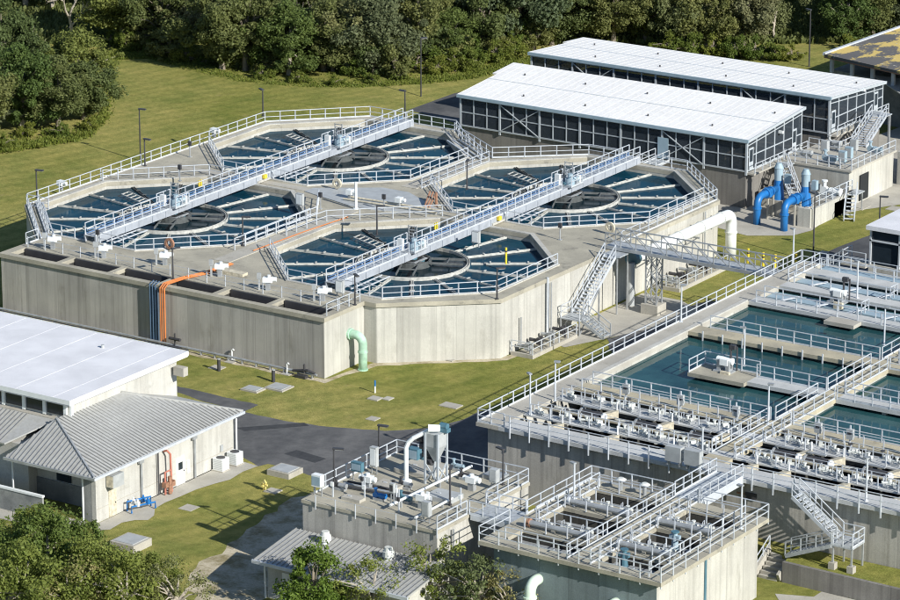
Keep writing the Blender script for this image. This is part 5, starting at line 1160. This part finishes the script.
# ---- truss footbridge, stairs and tower
t = thing('truss_footbridge', 'grey truss footbridge from the settling tanks across to the filter basin', 'bridge', (17, 31.4, 0))
FX0, FX1, FY0, FY1, FZ = 9.2, 26.6, 30.5, 32.3, 5.75
MB().box(FX0, FX1, FY0, FY1, FZ-0.06, FZ).build('deck', 'grating', t)
for y in (FY0, FY1):
    mb = MB(); mb.beam((FX0, y, FZ-0.12), (FX1, y, FZ-0.12), 0.12, 0.3); mb.beam((FX0, y, FZ+1.2), (FX1, y, FZ+1.2), 0.1, 0.1); mb.beam((FX0, y, FZ+0.62), (FX1, y, FZ+0.62), 0.05)
    n = 11; L = (FX1-FX0)/n
    for k in range(n+1): mb.beam((FX0+L*k, y, FZ-0.5 if k % 3 == 0 else FZ-0.2), (FX0+L*k, y, FZ+1.2), 0.08)
    for k in range(n): mb.beam((FX0+L*k, y, FZ+1.2), (FX0+L*(k+1), y, FZ), 0.07)
    mb.build('truss_side', 'galvanised', t)
tw = MB()
for x in (13.2, 14.3):
    for y in (30.9, 31.9): tw.beam((x, y, 0.9), (x, y, FZ-0.25), 0.12)
for k in range(4):
    z0, z1 = 0.9+1.15*k, 0.9+1.15*(k+1)
    for y in (30.9, 31.9): tw.beam((13.2, y, z0), (14.3, y, z1), 0.06); tw.beam((14.3, y, z0), (13.2, y, z1), 0.06)
    for x in (13.2, 14.3): tw.beam((x, 30.9, z0), (x, 31.9, z1), 0.06)
tw.build('support_tower', 'galvanised', t); MB().box(12.9, 14.6, 30.6, 32.2, -0.2, 0.92).build('pier', 'slab_concrete', t)
t = thing('tank_stairs', 'grey metal stairs with landing beside the settling tank wall near the footbridge', 'stairs', (10.6, 27, 0))
MB().box(9.75, 11.6, 29.0, 31.0, 5.3, 5.4).build('top_landing', 'grating', t)
stairs(t, (10.6, 29.0, 5.4), (10.6, 23.6, 1.4), 1.15, 17, 'aluminium')
MB().box(9.9, 11.9, 21.8, 23.6, 1.3, 1.4).build('landing', 'grating', t)
stairs(t, (11.9, 22.7, 1.4), (14.2, 22.7, 0.1), 1.1, 7, 'grating')
for (x, y, z) in ((9.95, 21.85, 1.3), (11.85, 21.85, 1.3), (9.95, 23.5, 1.3), (11.3, 29.1, 5.3), (11.3, 30.9, 5.3), (9.9, 26.2, 3.2), (11.2, 26.2, 3.2)): MB().beam((x, y, 0), (x, y, z), 0.11).build('support_post', 'galvanised', t)
mb = MB(); mb.beam((11.85, 21.85, 0), (11.3, 26, 3.1), 0.09); mb.beam((9.95, 21.85, 0), (9.95, 26, 3.1), 0.09); mb.build('brace', 'galvanised', t)
mb = MB(); rail(mb, [(9.95, 23.6), (9.95, 21.85), (11.85, 21.85)], 1.4, toe=False); mb.build('railing', 'aluminium', t)
# white main along the wall
t = thing('water_main', 'large white pipe along the tank wall bending down into the grass behind the footbridge', 'pipe', (10.7, 42, 0))
arc = [(10.7, 33.2, 4.2), (10.7, 49.3, 4.2)]+[(10.7, 49.9+0.95*math.sin(R(a)), 3.25+0.95*math.cos(R(a))) for a in range(15, 91, 15)]+[(10.7, 50.85, 2.4), (10.7, 50.85, -0.2)]
MB().tube(arc, 0.52, 18).build('pipe', 'white_paint', t, smooth=True)
for y in (37, 41, 45, 48.8): MB().tube([(10.7, y-0.08, 4.2), (10.7, y+0.08, 4.2)], 0.6, 18).build('flange', 'cream_pipe', t)
MB().tube([(10.7, 50.85, 2.3), (10.7, 50.85, 2.45)], 0.6, 18).build('flange', 'cream_pipe', t)
for y in (35, 39.5, 44): MB().beam((9.75, y, 3.5), (11.2, y, 3.5), 0.14).beam((9.75, y, 2.6), (11.0, y, 3.5), 0.1).build('bracket', 'galvanised', t)
MB().tube([(10.7, 32.5, 4.2), (10.7, 33.3, 4.2)], 0.66, 16).build('cap', 'teal_paint', t)
MB().tube([(10.9, 32.2, 4.0), (10.9, 32.2, 0)], 0.36, 14).build('riser', 'cabinet_grey', t)
# low railed pits along the wall
def pit(x0, x1, y0, y1, lb, n=3):
    t = thing('valve_pit', lb, 'pit', ((x0+x1)/2, (y0+y1)/2, 0)); mb = MB(); mb.box(x0, x1, y0, y0+0.2, -0.1, 0.35); mb.box(x1-0.2, x1, y0+0.2, y1, -0.1, 0.35); mb.build('kerb', 'slab_concrete', t)
    MB().box(x0, x1-0.2, y0+0.2, y1, 0.0, 0.04).build('floor', 'deck_concrete', t)
    mb = MB(); rail(mb, [(x0, y0+0.1), (x1-0.1, y0+0.1), (x1-0.1, y1)], 0.35, h=1.0, step=1.5, toe=False); mb.build('railing', 'aluminium', t)
    for k in range(n):
        y = y0+1+(y1-y0-1.6)*k/max(1, n-1); mb = MB(); mb.tube([(x0+0.1, y, 0.7), (x1-0.8, y, 0.7)], 0.16, 8); mb.cyl(x1-0.9, y, 0.05, 1.2, 0.1); mb.cbox((x0+x1)/2, y, 0.4, 0.4, 0.5, 0.6); mb.build('valve_pipe', 'dark_metal' if k % 2 else 'galvanised', t)
pit(9.75, 12.0, 14.0, 21.3, 'railed valve pit at the foot of the tank wall near the big lawn', 4)
pit(9.75, 12.6, 38.0, 47.0, 'railed valve pit at the foot of the tank wall behind the footbridge', 5)
t = thing('wall_conduit', 'thin grey conduits running up the sunny tank wall', 'pipes', (9.9, 20.5, 0))
for y, z1 in ((15.6, 3.0), (19.9, 5.5), (20.5, 4.9), (34.0, 4.0), (47.5, 5.0)): MB().tube([(9.78, y, 0.1), (9.78, y, z1)], 0.11 if y == 19.9 else 0.06, 6).build('conduit', 'aluminium' if y == 19.9 else 'galvanised', t)

# ---- blue pumps and pump station
def blue(x, y, lb):
    t = thing('vertical_pump', lb, 'pump', (x, y, 0), 0, 'blue pumps with bent discharge pipes')
    arc = [(x, y, -0.1), (x, y, 1.8)]+[(x, y+0.8-0.8*math.cos(R(a)), 1.9+0.8*math.sin(R(a))) for a in range(15, 91, 15)]+[(x, y+3.6, 2.7)]
    MB().tube(arc, 0.36, 16).build('pipe', 'blue_paint', t, smooth=True)
    MB().tube([(x, y, 1.55), (x, y, 1.7)], 0.44, 16).build('flange', 'blue_paint', t)
    for yy in (1.6, 2.5): MB().tube([(x, y+yy, 2.7), (x, y+yy+0.15, 2.7)], 0.5, 16).build('flange', 'blue_paint', t)
    MB().tube([(x-0.35, y+2.1, 2.7), (x+0.35, y+2.1, 2.7)], 0.46, 12).build('valve', 'blue_paint', t)
    MB().cyl(x, y+4.2, 1.6, 3.5, 0.62, 16, 0.42).build('pump_head', 'blue_paint', t); MB().cyl(x, y+4.2, 3.5, 4.7, 0.42, 16).cyl(x, y+4.2, 4.7, 5.2, 0.48, 16, 0.25).build('motor', 'blue_panel', t)
    ebx = MB().cbox(x+1.0, y+4.2, 3.3, 0.5, 0.5, 0.9).build('junction_box', 'blue_panel', t)
    MB().cbox(x, y+4.2, 0.0, 1.5, 1.5, 1.6).build('plinth', 'slab_concrete', t)
    for yy in (2.1, 3.2): MB().beam((x, y+yy, 0), (x, y+yy, 2.4), 0.16).build('support', 'slab_concrete', t)
blue(7.4, 61.9, 'blue pump with bent pipe nearer the screened building wall'); blue(10.7, 61.3, 'blue pump with bent pipe farther from the screened building wall')
ps = thing('pump_station', 'pale concrete pump platform with walls, hatches and railings beside the screened buildings', 'platform', (10, 73, 0))
MB().box(4.2, 12.6, 68.0, 71.5, -0.2, 1.5).build('lower_slab', 'slab_concrete', ps); MB().box(4.6, 12.0, 72.0, 81.6, -0.2, 3.6).build('upper_block', 'tank_concrete', ps); MB().box(4.5, 12.3, 71.9, 81.7, 3.6, 3.8).build('upper_deck', 'slab_concrete', ps)
MB().box(12.3, 12.6, 63.6, 72.0, -0.2, 1.9).build('side_wall', 'tank_concrete', ps); MB().box(11.0, 12.4, 63.4, 63.7, -0.2, 1.9).build('side_wall', 'tank_concrete', ps)
MB().box(12.0, 16.5, 82.5, 90.0, -0.2, 3.4).build('upper_block', 'tank_concrete', ps); MB().box(12.05, 12.15, 74.2, 76.0, 0.2, 2.8).build('opening', 'dark_void', ps)
def PR(pts, z): mb = MB(); rail(mb, pts, z, step=1.3, toe=False); mb.build('railing', 'aluminium', ps)
PR([(4.7, 72.1), (12.2, 72.1), (12.2, 81.5)], 3.8); PR([(12.45, 63.7), (12.45, 71.9)], 1.9); PR([(4.6, 77.5), (8, 77.5), (8, 81.5)], 3.8)
st2 = thing('station_stairs', 'bright metal stairs climbing to the end of the farther screened building', 'stairs', (8.5, 84, 0)); stairs(st2, (7.2, 87.6, 5.4), (8.6, 80.6, 3.85), 1.5, 14, 'aluminium'); MB().box(5.4, 7.9, 87.6, 89.2, 5.25, 5.35).build('landing', 'grating', st2); MB().box(7.6, 7.8, 88.9, 89.1, 0, 5.25).build('support_post', 'galvanised', st2)
st3 = thing('ground_stairs', 'metal stairs going down from the pump platform to the grass', 'stairs', (12.5, 72, 0)); stairs(st3, (12.9, 71.0, 1.9), (14.4, 67.6, 0.1), 1.0, 7, 'aluminium'); MB().box(12.4, 13.6, 70.9, 72.4, 1.8, 1.9).build('landing', 'grating', st3); MB().cbox(13.4, 72.2, 0, 0.1, 0.1, 1.8).build('support_post', 'galvanised', st3)
st4 = thing('building_stairs', 'small grey stairs from the end walkway of the nearer screened building', 'stairs', (5.6, 76, 0)); stairs(st4, (5.4, 70.6, 3.7), (8.6, 67.4, 1.5), 1.0, 8, 'aluminium'); MB().box(4.8, 6.0, 70.5, 71.9, 3.6, 3.7).build('landing', 'grating', st4)
rng = random.Random(4)
K = ['white_paint', 'cabinet_grey', 'galvanised', 'blue_panel']
spots = [(6.0, 74.0), (7.4, 75.6), (9.0, 73.6), (10.6, 74.6), (6.6, 79.0), (9.6, 77.6), (11.2, 79.0), (10.8, 72.9)]
nmz = ['left front', 'left middle', 'front centre', 'front right', 'back left', 'middle right', 'back right', 'right corner']
for i, (x, y) in enumerate(spots):
    if i % 2: ebox(x, y, 0.7, 0.5, 1.1, K[i % 4], 'control_cabinet', 'cabinet', 'control cabinet at the %s of the upper pump platform' % nmz[i], 3.8, 0.5, 'cabinet_grey')
    else: pump(x, y, K[(i+1) % 4], 'small pump at the %s of the upper pump platform' % nmz[i], 1.1, 3.8, 0.5*i)
for i, (x, y) in enumerate(((6.2, 69.2), (8.9, 69.8), (11.4, 69.4))): pump(x, y, ('dark_metal', 'galvanised', 'white_paint')[i], '%s pump from the left on the lower pump slab' % ORD[i], 1.5, 1.5, 0.7*i)
for (px, py, lb) in ((873, 150, 'grey tank beside the stairs at the right edge'), ):
    t = thing('pressure_tank', lb, 'tank', (14.2, 84.5, 3.4)); MB().cbox(13.0, 84.5, 3.4, 1.4, 1.2, 2.6).build('cabinet', 'cabinet_grey', t); MB().cyl(13.2, 84.3, 6.0, 7.2, 0.5).build('motor', 'blue_panel', t)
t = thing('blue_valve', 'bright blue pump at the far right edge beside the grey tank', 'valve', (15.0, 85.8, 3.4)); MB().tube([(14.4, 85.8, 4.4), (16.2, 85.8, 4.4)], 0.6, 12).cbox(15.2, 85.8, 3.4, 0.8, 0.6, 0.6).build('body', 'blue_paint', t); MB().cyl(15.2, 85.8, 4.9, 5.8, 0.3).build('motor', 'blue_paint', t)
for (px, py, wx, wy, lb) in ((852, 206, 3.2, 1.8, 'pale concrete slab on the grass right of the pump platform'), (896, 209, 1.6, 1.5, 'small pale slab at the right edge of the upper lawn')):
    if wx > 0.1: pad(px, py, wx, wy, 0.06, lb)
X, Y, _ = at(640, 258+0, 0)
pad(824, 252.5, 0.8, 0.7, 0.06, 'tiny white lid on the grass below the pump platform')
lamp(L4, 813, 262, 0, 2.8, 'dark lamp on the grass between the side road and the filter basin'); lamp(L4, 878, 265, 0, 0.3, 'dark lamp beside the small building at the right edge')

# ---- small building at the right edge
t = thing('control_room', 'small building with white roof and large dark windows at the right edge', 'building', (33, 49, 0))
MB().box(27.3, 42, 46.5, 54, -0.2, 3.0).build('wall', 'tank_concrete', t); MB().box(27.1, 42.2, 46.2, 54.3, 6.3, 6.7).build('roof', 'membrane_roof', t)
MB().box(27.5, 42, 46.7, 53.8, 3.0, 6.3).build('window', 'window_glass', t)
mb = MB()
for k in range(6): mb.box(27.35+2.9*k, 27.5+2.9*k, 46.5, 46.68, 3.0, 6.3)
mb.box(27.3, 42, 46.5, 46.66, 5.2, 5.35); mb.box(27.32, 27.48, 46.5, 54, 5.2, 5.35)
for k in range(4): mb.box(27.3, 27.48, 46.7+2.35*k, 46.85+2.35*k, 3.0, 6.3)
mb.build('window_frame', 'aluminium', t); MB().box(24.8, 27.25, 46.0, 48.0, 2.7, 3.0).build('porch', 'slab_concrete', t)
mb = MB(); rail(mb, [(24.9, 47.9), (24.9, 46.1), (27.2, 46.1)], 3.0, toe=False); mb.build('railing', 'aluminium', t)
stairs(t, (24.8, 46.8, 3.0), (21.2, 46.8, 0.2), 1.1, 11, 'aluminium')

# ---- yellow bollards near the footbridge end
for i, (px, py) in enumerate(((748, 266), (763, 270), (775, 272), (796, 272))):
    X, Y, _ = at(px, py, 0); t = thing('yellow_bollard', '%s yellow post from the left behind the footbridge end' % ORD[i], 'bollard', (X, Y, 0), 0, 'yellow posts behind the footbridge end')
    MB().cyl(X, Y, 0, 1.7, 0.11, 10).build('post', 'yellow_paint', t); MB().cyl(X, Y, 1.2, 1.35, 0.13, 10).build('band', 'dark_metal', t)

# ---- worn roofed reservoir, upper right
t = thing('worn_roof_reservoir', 'grey walled reservoir with dark flaking roof patched with yellow', 'building', (14, 110, 0))
c = [at(824, 54, 6.5), at(899, 27.5, 6.5)]; c0 = c[0]
ux, uy = (c[1][0]-c0[0]), (c[1][1]-c0[1]); L = math.hypot(ux, uy); ux /= L; uy /= L; vx, vy = uy, -ux
P4 = [(c0[0]+ux*a+vx*b, c0[1]+uy*a+vy*b) for a, b in ((0, 0), (0, 34), (34, 34), (34, 0))]
c1 = at(899, 71, 6.5); vx, vy = c1[0]-c0[0], c1[1]-c0[1]; Lv = math.hypot(vx, vy); vx /= Lv; vy /= Lv
P4 = [(c0[0]+ux*a+vx*b, c0[1]+uy*a+vy*b) for a, b in ((0, 0), (0, 34), (34, 34), (34, 0))]
MB().prism(P4, 6.2, 6.5, True).build('roof', 'worn_roof', t)
mb = MB(); q = [(x, y) for x, y in P4]; mb.sides([(x, y) for x, y in q], 6.1, 6.22); mb.build('roof_edge', 'rust', t)
MB().beam((*P4[0], 6.5), (*P4[3], 6.5), 0.35, 0.3).build('coping', 'aluminium', t)
for k in range(12):
    a = 0.5+2.9*k; x, y = P4[0][0]+vx*a+ux*1.0, P4[0][1]+vy*a+uy*1.0; MB().box(x-0.18, x+0.18, y-0.18, y+0.18, 4.4, 6.2).build('column', 'aluminium', t)
W4 = [(c0[0]+ux*a+vx*b, c0[1]+uy*a+vy*b) for a, b in ((1.4, 0.3), (1.4, 33.5), (33, 33.5), (33, 0.3))]
MB().sides(W4, -0.2, 4.6).flat(W4, 4.6).build('wall', 'rough_stone', t)
l3 = slope('lean_to_roof', [(8.5, 97.5, 3.4), (30, 97.5, 3.4), (30, 105, 4.9), (-2.5, 105, 4.9)], 'grey_roof', t)

# ================================================================== TREES
def leaves(rs, centres, radii, n_per, size, flat=0.25):
    """leaf-sized quads on and inside leaf clumps; returns verts, faces"""
    V = []
    cs = np.repeat(np.array(centres), n_per, axis=0); rr = np.repeat(np.array(radii), n_per)
    N = len(cs); d = rs.normal(size=(N, 3)); d /= np.linalg.norm(d, axis=1)[:, None]
    d[:, 2] *= 0.8; rad = rr*(0.35+0.75*rs.random(N)); p = cs+d*rad[:, None]
    nrm = d*0.7+rs.normal(size=(N, 3))*0.6+np.array([0, 0, flat]); nrm /= np.linalg.norm(nrm, axis=1)[:, None]
    a = np.cross(nrm, rs.normal(size=(N, 3))); a /= np.linalg.norm(a, axis=1)[:, None]; b = np.cross(nrm, a)
    s = size*(0.6+0.8*rs.random(N))[:, None]; a *= s; b *= s*0.62
    V = np.stack([p-a, p-b*0.9, p+a, p+b*0.9], axis=1).reshape(-1, 3)
    return V
def mesh_np(name, V, mat, parent):
    n = len(V)//4; me = bpy.data.meshes.new(name); me.vertices.add(len(V)); me.vertices.foreach_set('co', V.astype(np.float32).ravel())
    me.loops.add(len(V)); me.loops.foreach_set('vertex_index', np.arange(len(V), dtype=np.int32)); me.polygons.add(n)
    me.polygons.foreach_set('loop_start', np.arange(0, len(V), 4, dtype=np.int32)); me.update(calc_edges=True); me.materials.append(M[mat])
    o = bpy.data.objects.new(name, me); link(o, parent); return o
def make_tree(name, seed, h, r, nclump, n_per, leaf, mat, barkm='bark', crown0=0.25, squash=0.8, bare=0.0, spread=1.0):
    rs = np.random.RandomState(seed); t = thing(name, '', 'tree')
    C_, Rr = [], []
    for k in range(nclump):
        while True:
            q = rs.uniform(-1, 1, 3)
            if 0.25 < np.linalg.norm(q) < 1: break
        q /= np.linalg.norm(q)**0.45
        lob = (1+0.30*math.sin(3*math.atan2(q[1], q[0])+seed)+0.18*math.sin(5*math.atan2(q[1], q[0])+2*seed)+0.14*math.sin(6*q[2]+seed))*rs.uniform(0.8, 1.16)
        zc = h*(crown0+(1-crown0)*0.5)
        C_.append((q[0]*r*lob*0.85*spread, q[1]*r*lob*0.85*spread, zc+q[2]*h*(1-crown0)*0.5*rs.uniform(0.72, 1.08))); Rr.append(r*rs.choice((0.10, 0.14, 0.2, 0.27, 0.33)))
    mesh_np('crown', leaves(rs, C_, Rr, n_per, leaf), mat, t)
    mb = MB(); zt = h*0.45; lean = rs.uniform(-0.4, 0.4, 2)
    mb.tube([(0, 0, -0.3), (lean[0]*0.4, lean[1]*0.4, zt*0.5), (lean[0], lean[1], zt), (lean[0]*1.4, lean[1]*1.4, h*0.75)], [r*0.065+0.1, r*0.05+0.07, r*0.035+0.05, 0.04], 7)
    for k in rs.choice(nclump, min(16, nclump), replace=False):
        c = C_[k]; s = (lean[0]*0.8, lean[1]*0.8, zt*rs.uniform(0.5, 1.0)); md = ((c[0]+s[0])/2*0.9, (c[1]+s[1])/2*0.9, (c[2]+s[2])/2+0.1*r)
        mb.tube([s, md, c], [r*0.026+0.03, r*0.016+0.02, 0.02], 5)
    mb.build('trunk', barkm, t)
    reg(t); return t
big = [make_tree('oak_tree', 11+i, 12.5-i*0.8, 5.4-0.2*i, 90, 330, 0.19, ('oak_leaf', 'green_leaf', 'grey_leaf', 'oak_leaf')[i], 'pale_bark' if i == 1 else 'bark', 0.12) for i in range(4)]
dull = [make_tree('oak_tree', 31+i, 11.5, 4.8, 60, 260, 0.19, 'dull_leaf', 'pale_bark', 0.15) for i in range(2)]
bushy = [make_tree('bush', 51+i, 3.2, 2.6, 34, 170, 0.14, 'bush_leaf', 'bark', 0.02) for i in range(2)]
rng = random.Random(21)
def plant(P, x, y, s, sz, label, group, cat=None):
    o = place(P, (x, y, -0.15), rng.uniform(0, 6.28), label); o.scale = (s, s, sz); o['group'] = group
    if cat: o['category'] = cat
    return o
SIDE = lambda px: ('far left', 'left', 'centre left', 'centre', 'centre right', 'right', 'far right')[min(6, max(0, int(px/900*7)))]
front = [(-30, 150, 0), (-10, 128, 2), (22, 128, 1), (58, 128, 0), (84, 120, 3), (40, 100, 3), (5, 96, 0), (-35, 110, 0), (78, 96, 1),
         (128, 44, 1), (160, 50, 0), (188, 56, 2), (218, 66, 3), (250, 70, 0), (284, 72, 1), (318, 74, 0), (350, 72, 4), (384, 72, 2), (420, 68, 0), (452, 62, 1), (484, 50, 3),
         (520, 44, 2), (552, 40, 0), (586, 36, 1), (618, 42, 0), (650, 46, 3), (682, 48, 4), (712, 48, 0), (742, 44, 2), (766, 40, 5), (842, 42, 1), (872, 34, 0), (905, 30, 2), (935, 34, 3)]
allP = big+dull
for i, (px, py, k) in enumerate(front):
    if i >= 9: py += rng.uniform(-7, 5); px += rng.uniform(-6, 6)
    X, Y, _ = at(px, py, 0); s = rng.uniform(0.62, 1.12) if py < 90 else rng.uniform(0.72, 0.86)
    plant(allP[k], X, Y, s, s*rng.uniform(0.78, 1.1), '%s tree from the left in the front row of the wood' % ORD[i-9] if i >= 9 else '%s oak of the clump on the left lawn' % ORD[i], 'trees at the edge of the wood')
n2 = 0
for row, (py, stp) in enumerate(((14, 27), (-22, 33), (-58, 40))):
    px = -60+row*13
    while px < 960:
        X, Y, _ = at(px+rng.uniform(-9, 9), py+rng.uniform(-9, 9), 0)
        gap = (row == 0 and (60 < px < 118 or 495 < px < 545 or 775 < px < 845)) or (row == 1 and (505 < px < 535 or 790 < px < 830))
        if not gap:
            s = rng.uniform(0.7, 1.12)
            plant(allP[rng.choice((0, 1, 2, 3, 4, 5, 0, 1))], X, Y, s, s*rng.uniform(0.78, 1.1), '%s tree from the left in the %s row of the wood' % (ORD[min(31, cnt.get('w%d' % row, 0))], ('second', 'third', 'fourth')[row]), 'trees deep in the wood')
            n2 += 1; cnt['w%d' % row] = cnt.get('w%d' % row, 0)+1
        px += stp
# bare, pale dead trees
def make_bare(seed, h):
    rs = np.random.RandomState(seed); t = thing('bare_tree', '', 'tree'); mb = MB()
    def br(p, d, L, r, dep):
        q = p+d*L; mb.tube([tuple(p), tuple((p+q)/2+Vector(rs.uniform(-.1, .1, 3))*L), tuple(q)], [r, r*0.8, r*0.6], 5, False)
        if dep == 0: return
        for k in range(3):
            nd = (d+Vector(rs.uniform(-0.75, 0.75, 3))).normalized(); br(p.lerp(q, rs.uniform(0.6, 1)), nd, L*rs.uniform(0.55, 0.8), r*0.55, dep-1)
    br(Vector((0, 0, -0.2)), Vector((0, 0, 1)), h*0.35, h*0.02+0.03, 4); mb.build('trunk', 'pale_bark', t); reg(t); return t
bare = make_bare(5, 11)
for px, py, s, lb in ((70, 44, 1.0, 'pale bare tree standing by the gap in the wood at upper left'), (292, 66, 0.9, 'pale bare tree rising before the wood, left of centre'), (775, 40, 0.9, 'bare grey tree at the clearing behind the farther screened building'),
                      (20, 92, 0.85, 'pale bare tree inside the clump on the left lawn'), (516, 22, 0.9, 'thin bare tree in the middle clearing of the wood')):
    X, Y, _ = at(px, py, 0); plant(bare, X, Y, s, s, lb, 'bare trees at the wood')
BUSH = ((436, 74, .7), (455, 71, .8), (474, 68, .75), (495, 62, .8), (512, 58, .8), (400, 80, .5), (372, 84, .45), (335, 86, .45), (300, 84, .5), (262, 80, .55), (176, 58, .5), (150, 53, .5), (205, 66, .45), (668, 54, .8), (690, 56, .9), (712, 56, .8), (735, 58, .85), (756, 58, .8), (774, 60, .7), (792, 60, .6), (850, 50, .6), (110, 46, .6), (28, 136, .5), (60, 136, .5), (90, 130, .45), (5, 148, .5))
bi = {}
for nm_, lo, hi, up in (('at the foot of the wood', 100, 600, True), ('behind the screened buildings', 600, 900, True), ('beside the oak clump on the left lawn', -10, 100, False)):
    ks = sorted([q for q in range(len(BUSH)) if lo <= BUSH[q][0] < hi], key=lambda q: BUSH[q][0])
    for r_, q in enumerate(ks): bi[q] = (nm_, r_)
i = 0
for px, py, s in BUSH:
    X, Y, _ = at(px, py, 0); plant(bushy[i % 2], X, Y, s*0.9, s, '%s low bright bush from the left %s' % (ORD[bi[i][1]], bi[i][0]), 'bushes at the foot of the wood', 'bush'); i += 1
under = make_tree('shrub', 61, 4.2, 3.0, 44, 170, 0.16, 'bush_leaf', 'bark', 0.02); under2 = make_tree('shrub', 62, 5.2, 2.8, 44, 170, 0.16, 'oak_leaf', 'bark', 0.02)
px, i = 128, 0
while px < 560:
    X, Y, _ = at(px, (50 if px < 150 else 56+(px-150)*0.17 if px < 270 else 77 if px < 400 else 77-(px-400)*0.2)+rng.uniform(-7, 1), 0); sc_ = rng.uniform(0.5, 1.05)
    plant((under, under2, under2)[i % 3], X, Y, sc_, sc_*rng.uniform(0.7, 1.2), '%s understorey shrub from the left among the front trunks of the wood' % ORD[i], 'understorey shrubs of the wood', 'shrub'); i += 1; px += rng.uniform(13, 24)
# foreground trees
br_t = make_tree('leafy_tree', 71, 6.4, 3.0, 64, 150, 0.13, 'bright_leaf', 'bark', 0.1)
fg = [make_tree('foreground_tree', 81+i, 6.6, 4.0, 100, 190, 0.125, 'fore_leaf', 'pale_bark', 0.05) for i in range(2)]
sg = [make_tree('thin_tree', 95+i, 6.2, 3.0, 40, 90, 0.12, 'fore_leaf', 'pale_bark', 0.08) for i in range(2)]
sp = [make_tree('sparse_tree', 91+i, 6.2, 3.1, 40, 85, 0.12, 'dull_leaf', 'pale_bark', 0.1) for i in range(2)]
def fore(P, px, py, z, s, lb, grp='trees in the foreground', sz=None):
    """crown centre seen at px, py; z is the crown centre's height above the ground"""
    X, Y, _ = at(px, py, z); plant(P, X, Y, s, sz or s, lb, grp)
fore(fg[0], 45, 545, 3.4, 0.95, 'dense green tree at the lower left before the ribbed roof building'); fore(fg[1], 96, 578, 3.0, 0.9, 'dense green tree at the bottom left corner group, second from the left')
fore(fg[0], 20, 590, 3.0, 1.0, 'dense green tree in the bottom left corner'); fore(fg[1], 32, 508, 3.4, 0.55, 'small dense tree close to the shaded wall at the left'); fore(fg[0], 150, 572, 2.4, 0.6, 'small green tree at the right end of the lower left group')
fore(sg[0], 125, 595, 2.6, 0.95, 'dull olive tree at the bottom edge in the lower left group'); fore(sp[1], 172, 590, 2.4, 0.8, 'dull twiggy tree at the bottom edge beside the dirt track'); fore(sp[1], 75, 598, 2.4, 0.9, 'dull twiggy tree at the bottom left edge')
fore(br_t, 313, 580, 3.2, 0.92, 'bright green leafy tree in front of the ribbed shed'); fore(sg[0], 372, 585, 3.0, 0.85, 'thin olive tree in front of the middle of the ribbed shed')
fore(sg[1], 432, 574, 3.0, 0.95, 'thin olive tree at the right end of the ribbed shed'); fore(sp[0], 476, 585, 3.0, 0.9, 'twiggy brownish tree between the shed and the small filter tank'); fore(sp[1], 508, 592, 2.8, 0.75, 'twiggy dull tree before the left corner of the small filter tank')

# undergrowth along the wood: uncountable weeds as one mass
def tufts(name, n, gen, size, mat, label, cat, h):
    rs = np.random.RandomState(3); P = np.array([gen(rs) for _ in range(n)]); N = len(P)
    a = rs.uniform(0, 2*math.pi, N); u = np.stack([np.cos(a), np.sin(a), 0*a], 1)*size*(0.5+rs.random(N))[:, None]
    up = np.stack([rs.normal(size=N)*0.3, rs.normal(size=N)*0.3, np.ones(N)], 1)*(h*(0.4+rs.random(N)))[:, None]
    V = np.stack([P-u, P+u, P+u*0.4+up, P-u*0.4+up], 1).reshape(-1, 3); o = mesh_np(name, V, mat, None); tag(o, label, cat, kind='stuff')
edge = [(0, 152), (40, 146), (84, 138), (104, 118), (112, 60), (150, 58), (200, 72), (240, 82), (300, 88), (360, 88), (420, 84), (470, 78), (500, 70), (530, 62)]
def gen1(rs):
    k = rs.randint(4, len(edge)-1) if rs.random() < 0.8 else rs.randint(0, 4); f = rs.random()
    px = edge[k][0]+(edge[k+1][0]-edge[k][0])*f; py = edge[k][1]+(edge[k+1][1]-edge[k][1])*f
    X, Y, _ = at(px+rs.normal()*4, py+1-abs(rs.normal())*6*(0.4+math.sin(px*0.09)**2), 0); return (X, Y, 0)
tufts('undergrowth', 22000, gen1, 0.09, 'bush_leaf', 'tall green weeds along the edge of the wood', 'weeds', 0.26)
def gen2(rs):
    X, Y, _ = at(rs.uniform(-60, 960), rs.uniform(-60, 44), 0); return (X, Y, 0)
tufts('ground_cover', 50000, gen2, 0.25, 'oak_leaf', 'dark ground cover under the trees of the wood', 'undergrowth', 0.6)
